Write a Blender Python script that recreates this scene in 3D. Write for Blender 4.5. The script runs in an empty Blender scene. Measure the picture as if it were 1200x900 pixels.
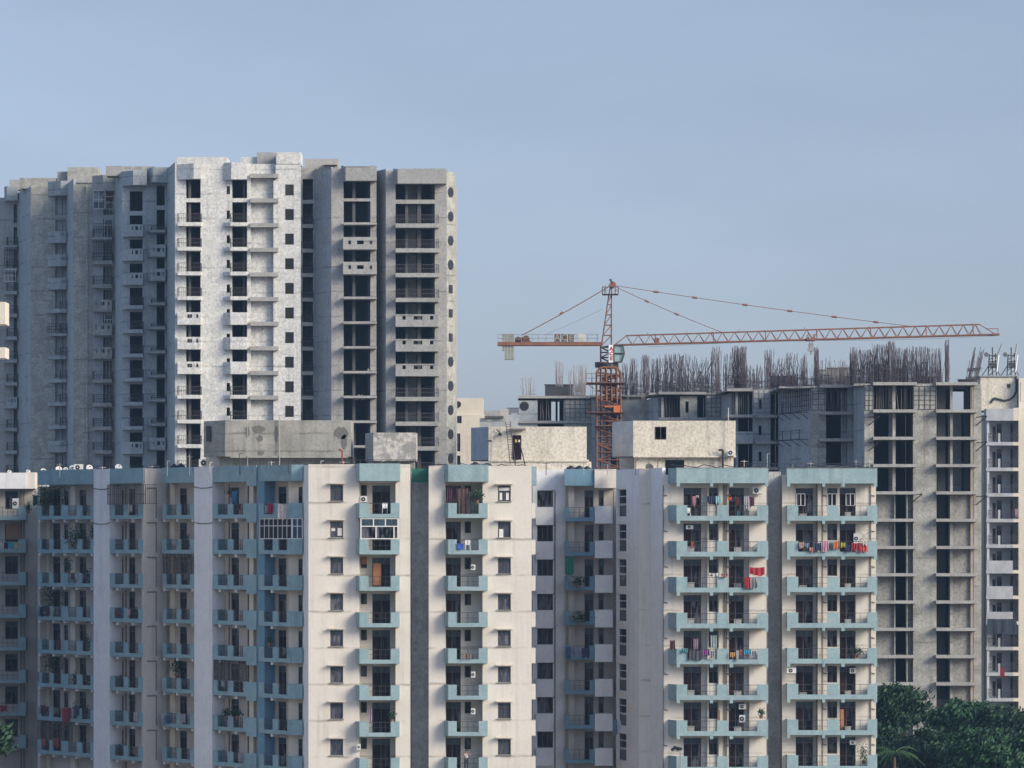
import bpy, bmesh, math, random
from math import radians, sin, cos, tan, pi, sqrt, atan2
random.seed(11)
SC = bpy.context.scene
COL = SC.collection
# ------------------------------------------------------------------ camera, sky, sun, exposure
F = 4500.0; HZ = 630.0; CH = 30.0
cam_d = bpy.data.cameras.new("camera"); cam = bpy.data.objects.new("camera", cam_d); COL.objects.link(cam)
cam.location = (0, 0, CH); cam.rotation_euler = (radians(90), 0, 0)
cam_d.sensor_width = 36; cam_d.lens = 135.0; cam_d.shift_y = (HZ - 450) / 1200.0
cam_d.clip_start = 1; cam_d.clip_end = 9000
SC.camera = cam
SUN_AZ = radians(57); SUN_EL = radians(24)        # azimuth to the right of the direction behind the camera
sx, sy, sz = sin(SUN_AZ) * cos(SUN_EL), -cos(SUN_AZ) * cos(SUN_EL), sin(SUN_EL)
w = bpy.data.worlds.new("World"); SC.world = w; w.use_nodes = True
nt = w.node_tree; nt.nodes.clear()
sky = nt.nodes.new('ShaderNodeTexSky'); sky.sky_type = 'NISHITA'; sky.sun_disc = False
sky.sun_elevation = SUN_EL; sky.sun_rotation = atan2(sx, sy)
sky.altitude = 0; sky.air_density = 1.0; sky.dust_density = 1.2; sky.ozone_density = 4.0
hsv = nt.nodes.new('ShaderNodeHueSaturation'); hsv.inputs['Saturation'].default_value = 0.72
tint = nt.nodes.new('ShaderNodeMixRGB'); tint.blend_type = 'MULTIPLY'; tint.inputs[0].default_value = 1
tint.inputs[2].default_value = (1.29, 1.225, 1.31, 1)
bg = nt.nodes.new('ShaderNodeBackground'); bg.inputs[1].default_value = 0.15
wo = nt.nodes.new('ShaderNodeOutputWorld')
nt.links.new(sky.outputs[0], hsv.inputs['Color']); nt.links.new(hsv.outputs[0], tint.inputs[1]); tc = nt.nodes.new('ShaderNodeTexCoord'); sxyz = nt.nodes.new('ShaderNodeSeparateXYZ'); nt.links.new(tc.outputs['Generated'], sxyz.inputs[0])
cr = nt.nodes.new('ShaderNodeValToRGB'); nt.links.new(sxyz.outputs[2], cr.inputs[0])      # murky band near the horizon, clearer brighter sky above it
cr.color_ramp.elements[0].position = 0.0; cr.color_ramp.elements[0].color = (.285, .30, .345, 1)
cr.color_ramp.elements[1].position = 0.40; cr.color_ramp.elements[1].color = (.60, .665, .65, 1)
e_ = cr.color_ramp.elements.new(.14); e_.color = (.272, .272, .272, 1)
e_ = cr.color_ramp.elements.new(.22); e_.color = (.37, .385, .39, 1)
m2 = nt.nodes.new('ShaderNodeMixRGB'); m2.blend_type = 'MULTIPLY'; m2.inputs[0].default_value = 1
hn_ = nt.nodes.new('ShaderNodeTexNoise'); hn_.inputs['Scale'].default_value = 9; hn_.inputs['Detail'].default_value = 5
hm_ = nt.nodes.new('ShaderNodeMapping'); hm_.inputs['Scale'].default_value = (1, 1, 3.5); nt.links.new(tc.outputs['Generated'], hm_.inputs[0]); nt.links.new(hm_.outputs[0], hn_.inputs[0])
hr_ = nt.nodes.new('ShaderNodeMapRange'); hr_.inputs[3].default_value = .955; hr_.inputs[4].default_value = 1.045; hr_.inputs[1].default_value = .3; hr_.inputs[2].default_value = .7; nt.links.new(hn_.outputs[0], hr_.inputs[0])
m3 = nt.nodes.new('ShaderNodeMixRGB'); m3.blend_type = 'MULTIPLY'; m3.inputs[0].default_value = 1; nt.links.new(hr_.outputs[0], m3.inputs[2])      # uneven thin haze
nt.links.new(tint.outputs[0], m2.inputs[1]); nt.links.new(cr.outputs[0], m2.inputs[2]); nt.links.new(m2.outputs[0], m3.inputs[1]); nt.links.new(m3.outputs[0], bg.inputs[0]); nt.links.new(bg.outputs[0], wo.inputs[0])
sl = bpy.data.lights.new("sun", 'SUN'); sl.energy = 1.85; sl.angle = radians(26); sl.color = (1.0, 0.88, 0.68)
so = bpy.data.objects.new("sun", sl); COL.objects.link(so); so.location = (100, 0, 200)
from mathutils import Vector
so.rotation_euler = Vector((sx, sy, sz)).to_track_quat('Z', 'Y').to_euler()
SC.view_settings.view_transform = 'Standard'; SC.view_settings.look = 'None'
SC.view_settings.exposure = 1.22; SC.view_settings.gamma = 1.0
SC.cycles.max_bounces = 6; SC.cycles.diffuse_bounces = 3; SC.cycles.volume_bounces = 0
SC.cycles.glossy_bounces = 2; SC.cycles.transmission_bounces = 2; SC.cycles.use_denoising = True
HAZE_DENSITY = 0.00011; HAZE_COLOR = (0.42, 0.68, 1.0, 1)

# ------------------------------------------------------------------ materials
def new_mat(name):
    m = bpy.data.materials.new(name); m.use_nodes = True
    n = m.node_tree; b = n.nodes["Principled BSDF"]
    return m, n, b
def noise(n, pos, scale, detail=4, rough=.55, vec=None):
    t = n.nodes.new('ShaderNodeTexNoise'); t.inputs['Scale'].default_value = scale
    t.inputs['Detail'].default_value = detail; t.inputs['Roughness'].default_value = rough
    if vec:
        mp = n.nodes.new('ShaderNodeMapping'); mp.inputs['Scale'].default_value = vec
        n.links.new(pos, mp.inputs['Vector']); pos = mp.outputs[0]
    n.links.new(pos, t.inputs['Vector']); return t.outputs[0]
def ramp(n, fac, a, b):
    r = n.nodes.new('ShaderNodeMapRange'); r.inputs[1].default_value = a; r.inputs[2].default_value = b
    n.links.new(fac, r.inputs[0]); return r.outputs[0]
def mul(n, fac, k):
    r = n.nodes.new('ShaderNodeMath'); r.operation = 'MULTIPLY'; r.use_clamp = True
    n.links.new(fac, r.inputs[0])
    if isinstance(k, (int, float)): r.inputs[1].default_value = k
    else: n.links.new(k, r.inputs[1])
    return r.outputs[0]
def mix(n, fac, a, b):
    x = n.nodes.new('ShaderNodeMixRGB')
    if isinstance(fac, (int, float)): x.inputs[0].default_value = fac
    else: n.links.new(fac, x.inputs[0])
    for i, c in ((1, a), (2, b)):
        if isinstance(c, tuple): x.inputs[i].default_value = (*c[:3], 1)
        else: n.links.new(c, x.inputs[i])
    return x.outputs[0]
def plaster(name, col, dirt=(.12, .11, .10), patch=.25, streak=.35, speck=.15, rough=.85, light=None, joints=0, bump=.25, sscale=1.0):
    m, n, b = new_mat(name)
    g = n.nodes.new('ShaderNodeNewGeometry'); p = g.outputs['Position']
    a = ramp(n, noise(n, p, .3 * sscale, 7, .66), .42, .62)
    c = mix(n, mul(n, a, patch), col, tuple(x * .62 for x in col))
    if light: c = mix(n, mul(n, ramp(n, noise(n, p, .9 * sscale, 7, .68), .46, .58), light[1]), c, light[0])
    s = ramp(n, noise(n, p, 1.0, 5, .6, (1.7, 1.7, .10)), .52, .78)
    s2 = ramp(n, noise(n, p, .35, 4, .6), .35, .65)
    c = mix(n, mul(n, mul(n, s, s2), streak), c, dirt)
    f = ramp(n, noise(n, p, 4.0, 7, .8), .47, .64)
    c = mix(n, mul(n, f, speck), c, dirt)
    if joints:
        sp = n.nodes.new('ShaderNodeSeparateXYZ'); n.links.new(p, sp.inputs[0])
        md = n.nodes.new('ShaderNodeMath'); md.operation = 'PINGPONG'; md.inputs[1].default_value = joints / 2
        nz = noise(n, p, .8, 3)
        ad = n.nodes.new('ShaderNodeMath'); ad.operation = 'MULTIPLY_ADD'; ad.inputs[1].default_value = .25
        n.links.new(nz, ad.inputs[0]); n.links.new(sp.outputs[2], ad.inputs[2])
        n.links.new(ad.outputs[0], md.inputs[0])
        j = ramp(n, md.outputs[0], .14, .03)
        c = mix(n, mul(n, mul(n, j, ramp(n, noise(n, p, .35, 5), .42, .6)), .6), c, dirt)
    n.links.new(c, b.inputs['Base Color']); b.inputs['Roughness'].default_value = rough
    if bump:
        bp = n.nodes.new('ShaderNodeBump'); bp.inputs['Strength'].default_value = bump; bp.inputs['Distance'].default_value = .05
        n.links.new(noise(n, p, 3.5, 6, .7), bp.inputs['Height']); n.links.new(bp.outputs[0], b.inputs['Normal'])
    return m
def plain(name, col, rough=.6, metal=0, var=.25, scale=2.0):
    m, n, b = new_mat(name)
    g = n.nodes.new('ShaderNodeNewGeometry')
    a = ramp(n, noise(n, g.outputs['Position'], scale, 5, .6), .4, .7)
    n.links.new(mix(n, mul(n, a, var), col, tuple(x * .45 for x in col)), b.inputs['Base Color'])
    b.inputs['Roughness'].default_value = rough; b.inputs['Metallic'].default_value = metal
    return m
def glass(name, dark, curtain, rough=.12, amount=.9, spec=.5):
    m, n, b = new_mat(name)
    g = n.nodes.new('ShaderNodeNewGeometry'); oi = n.nodes.new('ShaderNodeObjectInfo')
    p = g.outputs['Position']
    v = n.nodes.new('ShaderNodeVectorMath'); v.operation = 'ADD'
    n.links.new(p, v.inputs[0]); n.links.new(oi.outputs['Random'], v.inputs[1])
    a = ramp(n, noise(n, v.outputs[0], 1.4, 3, .6, (2.2, 2.2, .5)), .45, .62)
    r = ramp(n, oi.outputs['Random'], .05, .9)
    n.links.new(mix(n, mul(n, mul(n, a, r), amount), dark, curtain), b.inputs['Base Color'])
    b.inputs['Roughness'].default_value = rough; b.inputs['Specular IOR Level'].default_value = spec
    return m
M = {}
M['cream'] = plaster('cream_paint', (.63, .58, .515), (.22, .185, .145), .16, .48, .12, sscale=.5, joints=3.0)
M['cream2'] = plaster('cream_paint_aged', (.62, .56, .47), (.24, .20, .16), .2, .4, .16)
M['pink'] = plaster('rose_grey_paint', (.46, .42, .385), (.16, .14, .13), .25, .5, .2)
M['lav'] = plaster('lavender_grey_paint', (.66, .65, .66), (.27, .27, .28), .16, .5, .18, light=((.72, .71, .71), .5))
M['teal'] = plaster('teal_paint', (.25, .355, .375), (.09, .11, .115), .3, .6, .25, light=((.31, .405, .42), .5))
M['teal_shade'] = plaster('teal_paint_shaded', (.215, .325, .36), (.07, .09, .11), .3, .5, .2, light=((.27, .38, .41), .5))  # same teal darkened and blued, the wing's shade put into the colour
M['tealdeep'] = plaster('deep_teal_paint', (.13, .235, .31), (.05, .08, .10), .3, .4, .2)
M['white'] = plain('white_metal', (.75, .75, .74), .5, 0, .12)
M['cement'] = plaster('raw_cement', (.22, .215, .205), (.09, .085, .08), .5, .7, .45, light=((.33, .32, .30), .5))
M['tank'] = plaster('stained_tank_concrete', (.31, .30, .27), (.07, .067, .06), .7, .95, .35, light=((.37, .355, .32), .5), joints=1.5)
M['gapcem'] = plaster('bare_cement_render', (.56, .545, .52), (.15, .145, .135), .5, .6, .5, light=((.66, .645, .62), .6))
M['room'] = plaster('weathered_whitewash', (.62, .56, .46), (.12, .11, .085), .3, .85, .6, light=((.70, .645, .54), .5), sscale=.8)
M['roomshade'] = plaster('blue_grey_shaded_render', (.36, .375, .40), (.15, .16, .17), .3, .5, .2, light=((.45, .46, .48), .6))  # blue-grey of the shaded sides is put into the render colour
M['white_con'] = plaster('whitewashed_concrete', (.60, .59, .56), (.16, .165, .17), .3, .6, .6, light=((.70, .69, .65), .8), joints=3.0, bump=.5, sscale=2.2)
M['grey_con'] = plaster('grey_concrete', (.36, .35, .33), (.10, .10, .105), .5, .6, .5, light=((.38, .37, .355), .5), joints=3.0)
M['blue_con'] = plaster('blue_grey_shaded_concrete', (.37, .395, .40), (.09, .10, .115), .5, .65, .5, light=((.30, .325, .345), .6), joints=3.0)  # bluish cast of shaded left faces put into the concrete colour
M['con_light'] = plaster('pale_site_concrete', (.31, .305, .275), (.10, .098, .085), .45, .8, .6, light=((.42, .41, .37), .7), joints=3.1)
M['con_dark'] = plaster('dark_shade_concrete', (.085, .085, .085), (.05, .05, .05), .4, .4, .3)  # shade of the open rooms is put into this dark concrete
M['rustcon'] = plaster('rust_stained_concrete', (.40, .33, .25), (.19, .11, .06), .5, .9, .3)
M['slab'] = plaster('slab_edge_concrete', (.36, .35, .33), (.11, .105, .10), .5, .3, .55)
M['frame'] = plain('brown_window_frame', (.07, .05, .047), .5, 0, .3)
M['framew'] = plain('white_window_frame', (.68, .66, .64), .5, 0, .2)
M['glass'] = glass('dark_window_glass', (.004, .005, .008), (.15, .15, .17), .2, .8, .2)
M['glassw'] = glass('bluish_window_glass', (.045, .052, .075), (.20, .20, .23), .18, .8, .35)
M['door'] = glass('dark_door_panel', (.012, .006, .008), (.06, .03, .03), .4, .7, .15)
M['transom'] = glass('blue_transom_glass', (.03, .05, .07), (.10, .14, .17), .18, .7, .4)
M['wood'] = plain('orange_wood_door', (.36, .15, .06), .6)
M['rail'] = plain('dark_iron_rail', (.05, .045, .05), .6, .2)
M['railrust'] = plain('rusty_iron_rail', (.075, .062, .06), .7, .1)
M['pipe'] = plain('brown_pipe', (.20, .16, .13), .6)
M['pipew'] = plain('pale_pipe', (.52, .48, .44), .6)
M['black'] = plain('black_plastic', (.018, .018, .022), .45, 0, .3)
M['dish'] = plain('dish_paint', (.60, .59, .55), .5)
M['ac'] = plain('ac_casing', (.62, .62, .60), .5)
M['rust'] = plain('orange_crane_steel', (.24, .105, .062), .6, .1, .6, 1.2)
M['rustdark'] = plain('dark_rusty_steel', (.13, .065, .05), .7, .1, .5, 1.2)
M['rebar'] = plain('rebar_steel', (.06, .048, .06), .8, .1, .4, .5)
M['rebarpale'] = plain('pale_rebar_steel', (.22, .185, .18), .8, .1, .4, .5)
M['cw'] = plain('counterweight_concrete', (.26, .26, .22), .8)
M['steelgrey'] = plain('galvanised_steel', (.32, .32, .31), .5, .3)
M['cabglass'] = plain('cab_glass', (.22, .33, .34), .15, 0, .3)
M['brick'] = plaster('grey_block_infill', (.30, .285, .26), (.09, .085, .075), .4, .3, .8, bump=.6)
M['bark'] = plain('bark', (.10, .075, .05), .9)
M['green_net'] = plain('green_net', (.02, .14, .10), .8)
M['ground'] = plaster('dusty_ground', (.17, .15, .12), (.07, .08, .04), .5, 0, .3)
M['asphalt'] = plain('asphalt', (.05, .05, .052), .9)
M['skin'] = plain('skin', (.28, .15, .10), .6)
def leafmat(name, c1, c2):
    m, n, b = new_mat(name)
    g = n.nodes.new('ShaderNodeNewGeometry')
    a = ramp(n, noise(n, g.outputs['Position'], 1.1, 6, .75), .40, .62)
    n.links.new(mix(n, a, c1, c2), b.inputs['Base Color']); b.inputs['Roughness'].default_value = .65
    b.inputs['Specular IOR Level'].default_value = .25
    return m
M['leafA'] = leafmat('dark_leaf', (.008, .028, .015), (.035, .075, .032))
M['leafB'] = leafmat('green_leaf', (.010, .04, .02), (.042, .105, .04))
M['leafC'] = leafmat('palm_leaf', (.03, .075, .025), (.07, .13, .04))
_cm = {}
def cloth(c):
    if c not in _cm: _cm[c] = plain('cloth_%d' % len(_cm), tuple(x * .85 + .012 for x in c), .9, 0, .6, 3)
    return _cm[c]

# ------------------------------------------------------------------ frames and mesh builder
class Frame:
    def __init__(s, ox, oy, deg=0):
        a = radians(deg); s.o = (ox, oy); s.u = (cos(a), -sin(a)); s.n = (-sin(a), -cos(a))
    def pt(s, u, n, z):
        return (s.o[0] + u * s.u[0] + n * s.n[0], s.o[1] + u * s.u[1] + n * s.n[1], z)
    def U(s, px, n=0):
        k = (px - 600) / F
        return (k * (s.o[1] + n * s.n[1]) - (s.o[0] + n * s.n[0])) / (s.u[0] - k * s.u[1])
    def Yat(s, px, n=0):
        return s.pt(s.U(px, n), n, 0)[1]
    def Z(s, py, px=600, n=0):
        return CH + (HZ - py) * s.Yat(px, n) / F
def front(Y): return Frame(0, Y, 0)
def through(p, q):        # frame along the line from plan point p to plan point q (left to right), u = 0 at p
    return Frame(p[0], p[1], math.degrees(atan2(-(q[1] - p[1]), q[0] - p[0]))), sqrt((q[0] - p[0]) ** 2 + (q[1] - p[1]) ** 2)
def PX(px, Y): return (px - 600) * Y / F
def PZ(py, Y): return CH + (HZ - py) * Y / F
BASE = {}
def root_of(o):
    while o.parent: o = o.parent
    return o
class MB:
    def __init__(s): s.v = []; s.f = []
    def add(s, vs, fs):
        k = len(s.v); s.v += vs; s.f += [tuple(i + k for i in f) for f in fs]
    def box(s, fr, u0, u1, z0, z1, n0, n1):
        if u0 > u1: u0, u1 = u1, u0
        if n0 > n1: n0, n1 = n1, n0
        vs = [fr.pt(u, n, z) for z in (z0, z1) for (u, n) in ((u0, n1), (u1, n1), (u1, n0), (u0, n0))]
        s.add(vs, [(3, 2, 1, 0), (4, 5, 6, 7), (0, 1, 5, 4), (1, 2, 6, 5), (2, 3, 7, 6), (3, 0, 4, 7)])
    def prism(s, fr, pts, z0, z1):
        n = len(pts)
        vs = [fr.pt(u, m, z0) for u, m in pts] + [fr.pt(u, m, z1) for u, m in pts]
        s.add(vs, [tuple(range(n))[::-1], tuple(range(n, 2 * n))] + [(i, (i + 1) % n, n + (i + 1) % n, n + i) for i in range(n)])
    def wall(s, fr, u0, u1, z0, z1, n, th, holes):
        us = sorted({u0, u1} | {x for h in holes for x in h[:2] if u0 < x < u1})
        zs = sorted({z0, z1} | {x for h in holes for x in h[2:4] if z0 < x < z1})
        nu, nz = len(us) - 1, len(zs) - 1
        def solid(i, j):
            if i < 0 or j < 0 or i >= nu or j >= nz: return False
            cu, cz = (us[i] + us[i + 1]) / 2, (zs[j] + zs[j + 1]) / 2
            return not any(h[0] < cu < h[1] and h[2] < cz < h[3] for h in holes)
        for i in range(nu):
            for j in range(nz):
                if not solid(i, j): continue
                a, b, c, d = us[i], us[i + 1], zs[j], zs[j + 1]
                P = lambda u, m, z: fr.pt(u, m, z)
                q = n - th
                s.add([P(a, n, c), P(b, n, c), P(b, n, d), P(a, n, d)], [(0, 1, 2, 3)])
                s.add([P(a, q, c), P(a, q, d), P(b, q, d), P(b, q, c)], [(0, 1, 2, 3)])
                if not solid(i - 1, j): s.add([P(a, n, c), P(a, n, d), P(a, q, d), P(a, q, c)], [(0, 1, 2, 3)])
                if not solid(i + 1, j): s.add([P(b, n, c), P(b, q, c), P(b, q, d), P(b, n, d)], [(0, 1, 2, 3)])
                if not solid(i, j - 1): s.add([P(a, n, c), P(a, q, c), P(b, q, c), P(b, n, c)], [(0, 1, 2, 3)])
                if not solid(i, j + 1): s.add([P(a, n, d), P(b, n, d), P(b, q, d), P(a, q, d)], [(0, 1, 2, 3)])
    def bar(s, p, q, r, sides=4, r2=None):
        p, q = Vector(p), Vector(q); d = q - p
        if d.length < 1e-6: return
        d.normalize(); a = d.orthogonal().normalized(); b = d.cross(a); r2 = r if r2 is None else r2
        vs = [];
        for c, rr in ((p, r), (q, r2)):
            for i in range(sides):
                t = 2 * pi * (i + .5) / sides; vs.append(tuple(c + a * cos(t) * rr + b * sin(t) * rr))
        s.add(vs, [tuple(range(sides))[::-1], tuple(range(sides, 2 * sides))] + [(i, (i + 1) % sides, sides + (i + 1) % sides, sides + i) for i in range(sides)])
    def path(s, pts, r, sides=6):
        for a, b in zip(pts, pts[1:]): s.bar(a, b, r, sides)
    def disc(s, c, axis, r, th, sides=20):
        c = Vector(c); ax = Vector(axis).normalized(); s.bar(c - ax * th / 2, c + ax * th / 2, r, sides)
    def build(s, name, mat, parent=None, loc=None, smooth=False):
        me = bpy.data.meshes.new(name); o = bpy.data.objects.new(name, me)
        base = BASE.get(root_of(parent).name, (0, 0, 0)) if parent else (loc or (0, 0, 0))
        me.from_pydata([(x - base[0], y - base[1], z - base[2]) for x, y, z in s.v], [], s.f)
        me.materials.append(mat if not isinstance(mat, str) else M[mat])
        if smooth: me.polygons.foreach_set('use_smooth', [True] * len(me.polygons))
        COL.objects.link(o)
        if parent: o.parent = parent
        else: o.location = base; BASE[o.name] = base
        return o
    def split(s, name, mat, parent, tol=.012):
        """one object for each group of touching pieces"""
        n = len(s.v); par = list(range(n))
        def find(i):
            while par[i] != i: par[i] = par[par[i]]; i = par[i]
            return i
        for f in s.f:
            r = find(f[0])
            for i in f[1:]: par[find(i)] = r
        isl = {}
        for i in range(n): isl.setdefault(find(i), []).append(i)
        items = []
        for vs in isl.values():
            c = [s.v[i] for i in vs]; items.append([[min(p[k] for p in c) - tol for k in range(3)], [max(p[k] for p in c) + tol for k in range(3)], set(vs)])
        merged = True
        while merged:
            merged = False; out = []
            for it in items:
                for o in out:
                    if all(it[0][k] <= o[1][k] and o[0][k] <= it[1][k] for k in range(3)):
                        for k in range(3): o[0][k] = min(o[0][k], it[0][k]); o[1][k] = max(o[1][k], it[1][k])
                        o[2] |= it[2]; merged = True; break
                else: out.append(it)
            items = out
        res = []
        for lo, hi, vs in items:
            b = MB(); order = sorted(vs); m = {v: i for i, v in enumerate(order)}
            b.v = [s.v[i] for i in order]; b.f = [tuple(m[i] for i in f) for f in s.f if f[0] in vs]
            res.append(b.build(name, mat, parent))
        return res
def thing(name, label, cat, loc, group=None):
    o = bpy.data.objects.new(name, None); COL.objects.link(o); o.location = loc; o.empty_display_size = .5
    BASE[o.name] = tuple(loc); return tag(o, label, cat, group)
def tag(o, label, cat, group=None):
    o['label'] = label; o['category'] = cat
    if group: o['group'] = group
    return o
def struct(o): o['kind'] = 'structure'; return o
def copy_tree(o, parent, dz=0, dx=0, dy=0):
    c = o.copy(); COL.objects.link(c); c.parent = parent
    c.location.x += dx; c.location.y += dy; c.location.z += dz
    for ch in list(o.children): copy_tree(ch, c)
    return c
def rep(objs, n, dz=-3.0, skip=()):
    for o in objs:
        for k in range(1, n):
            if k in skip: continue
            copy_tree(o, o.parent, dz * k)

# ------------------------------------------------------------------ facade parts
def window(root, fr, u0, u1, z0, z1, n, sash=2, frame='frame', gl='glass', top=.3, name='window', t=.06):
    """framed window in an opening; panes are its sub-part"""
    b = MB(); h = z1 - z0
    b.box(fr, u0, u1, z0, z0 + t, n - .06, n); b.box(fr, u0, u1, z1 - t, z1, n - .06, n)
    b.box(fr, u0, u0 + t, z0 + t, z1 - t, n - .06, n); b.box(fr, u1 - t, u1, z0 + t, z1 - t, n - .06, n)
    zt = z1 - h * top if top else z1 - t
    if top: b.box(fr, u0 + t, u1 - t, zt - t / 2, zt + t / 2, n - .06, n - .003)
    for i in range(1, sash):
        c = u0 + (u1 - u0) * i / sash
        b.box(fr, c - t * .6, c + t * .6, z0 + t, (zt - t / 2) if top else z1 - t, n - .06, n - .004)
    o = b.build(name, frame, root)
    p = MB(); p.box(fr, u0 + t * .5, u1 - t * .5, z0 + t * .5, zt if top else z1 - t * .5, n - .05, n - .03)
    p.build('pane', gl, o)
    if top:
        p = MB(); p.box(fr, u0 + t * .5, u1 - t * .5, zt + .002, z1 - t * .5, n - .05, n - .03)
        p.build('transom_pane', 'transom', o)
    return o
def door(root, fr, u0, u1, z0, z1, n, split=.5, gl='door', name='balcony_door'):
    t = .06; b = MB(); zt = z1 - .5
    b.box(fr, u0, u0 + t, z0, z1, n - .06, n); b.box(fr, u1 - t, u1, z0, z1, n - .06, n)
    b.box(fr, u0 + t, u1 - t, z1 - t, z1, n - .06, n); b.box(fr, u0 + t, u1 - t, zt - .04, zt + .04, n - .06, n - .002)
    c = u0 + (u1 - u0) * split
    b.box(fr, c - .04, c + .04, z0, z1 - t, n - .06, n - .004)
    o = b.build(name, 'frame', root)
    p = MB(); p.box(fr, u0 + .03, c, z0, zt, n - .05, n - .03); p.build('leaf', gl, o)
    p = MB(); p.box(fr, c + .001, u1 - .03, z0, zt, n - .05, n - .032); p.build('pane', 'glass', o)
    p = MB(); p.box(fr, u0 + .03, u1 - .03, zt + .002, z1 - .03, n - .05, n - .03); p.build('transom_pane', 'transom', o)
    return o
def balcony(root, fr, uA, uL, uR, zb, opens, depth=1.0, inner=-1.5, h=1.23, sill=.33, mat='teal', rail='rail', drops=(), th=.13, uRA=None, beams=(), beammat='pink', name='balcony', railstyle='h'):
    """parapet box: slanted left end from (uA, 0) to (uL, depth), front uL..uR, right end"""
    uRA = uR if uRA is None else uRA
    b = MB(); z1 = zb + h
    b.wall(fr, uL, uR, zb, z1, depth, th, [(o0, o1, zb + sill, z1 + .01) for o0, o1 in opens])
    b.prism(fr, [(uA, 0), (uL - .003, depth), (uL + th, depth - th - .002), (uA + th, 0)], zb + .003, z1 - .002)
    b.prism(fr, [(uRA - th, 0), (uR - th, depth - th - .002), (uR + .003, depth), (uRA, 0)], zb + .003, z1 - .002)
    b.prism(fr, [(uA + th, inner), (uA + th, 0), (uL + th, depth - th - .004), (uR - th, depth - th - .004), (uRA - th, 0), (uRA - th, inner)], zb + .02, zb + .17)
    for d0, d1, dh in drops: b.box(fr, d0, d1, zb - dh, zb - .002, depth - .5, depth)
    o = b.build(name, mat, root)
    if beams:
        bb = MB()
        for q0, q1 in beams: bb.box(fr, q0, q1, zb - .26, zb + .015, inner + .02, depth - .22)
        bb.split('beam', beammat, o)
    r = MB()
    for o0, o1 in opens:
        r.box(fr, o0, o1, z1 - .07, z1 - .03, depth - .09, depth - .05)
        if railstyle == 'h':
            r.box(fr, o0, o1, zb + .72, zb + .75, depth - .085, depth - .055)
            m = (o0 + o1) / 2; r.box(fr, m - .02, m + .02, zb + sill, z1 - .07, depth - .085, depth - .056)
            if o1 - o0 > 1.6:
                for q in (.25, .75):
                    m = o0 + (o1 - o0) * q; r.box(fr, m - .015, m + .015, zb + sill, z1 - .07, depth - .085, depth - .056)
        else:
            k = max(3, int((o1 - o0) / .16))
            for i in range(1, k):
                m = o0 + (o1 - o0) * i / k; r.box(fr, m - .014, m + .014, zb + sill, z1 - .07, depth - .085, depth - .056)
    if opens: r.split('railing', rail, o)
    return o
# ------------------------------------------------------------------ ground and streets
g = MB(); G0 = Frame(0, 0, 0)
g.box(G0, -1500, 1500, -.4, 0, -1900, 300); struct(g.build('ground', 'ground'))
g = MB(); g.box(G0, -700, 700, .004, .03, -296, -284); struct(g.build('road', 'asphalt'))
g = MB(); g.box(G0, -700, 700, .004, .15, -299.5, -296.3); g.box(G0, -700, 700, .004, .15, -283.7, -281); struct(g.build('pavement', 'cement'))
NR = 8
ZB = 31.62; ZT = 36.04
# ================================================================== building B : oblique wing + cream block with two window rows
B = thing('apartment_building', 'cream apartment block with blue balconies whose staggered wing turns away to the left', 'building', (-20, 322, 0))
fr = front(317.0); U = lambda p, n=0: fr.U(p, n)
uw0, uw1, uh0, uh1 = U(361.5), U(480.5), U(421), U(463.5)
win0, win1 = U(387), U(402)
wl = MB()
holes = [(win0, win1, ZB + 1.41 - 3 * k, ZB + 2.72 - 3 * k) for k in range(NR)] + [(uh0, uh1, -1, 34.66)]
wl.wall(fr, uw0, uw1, 0, 36.05, 0, .35, holes)
ih = []
dB0, dB1, vB0, vB1 = U(436.3, -1.5), U(457.2, -1.5), U(423, -1.5), U(430, -1.5)
for k in range(NR): ih += [(dB0, dB1, ZB + .17 - 3 * k, ZB + 2.7 - 3 * k), (vB0, vB1, ZB + 1.85 - 3 * k, ZB + 2.75 - 3 * k)]
wl.wall(fr, uh0 - .3, uh1 + .3, 0, 34.9, -1.5, .25, ih)
wl.box(fr, uh1, uh1 + .12, 0, 34.64, -1.5, -.36); wl.box(fr, uh0 - .12, uh0, 0, 34.64, -1.5, -.36)
wl.box(fr, uh0, uh1, 34.5, 34.655, -1.5, -.36)
wl.build('wall', 'cream', B)
w0 = window(B, fr, win0, win1, ZB + 1.41, ZB + 2.72, -.12, gl='glassw')
a = MB(); a.box(fr, U(385.2), U(404.6), ZB + 2.82, ZB + 2.90, .003, .5); aw = a.build('sunshade', 'cream2', B); a = MB(); a.box(fr, win0 - .08, win1 + .08, ZB + 1.33, ZB + 1.405, .003, .12); sl_ = a.build('window_sill', 'cement', B); rep([sl_], NR)
d0 = door(B, fr, dB0, dB1, ZB + .17, ZB + 2.7, -1.56, .5)
v0 = window(B, fr, vB0, vB1, ZB + 1.85, ZB + 2.75, -1.56, 1, top=0, name='small_window')
bl = balcony(B, fr, U(417, 0), U(421.3, 1), U(468, 1), ZB, [(U(432, 1), U(458, 1))], rail='rail')
rep([w0, aw, d0, v0, bl], NR)
rb = MB()
rb.prism(fr, [(U(417), 0.002), (U(421.3, 1), 1.0), (U(469, 1), 1.0), (U(469), 0.002)], 34.66, 36.1); rb.build('roof_parapet', 'teal', B)
# lavender side of the cream block
fs, Ls = through((PX(355, 318.6), 318.6), (PX(361.4, 317.02), 317.02))
m = MB(); m.box(fs, 0, Ls - .01, 0, 36.0, -.3, 0); m.build('side_wall', 'lav', B)
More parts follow.
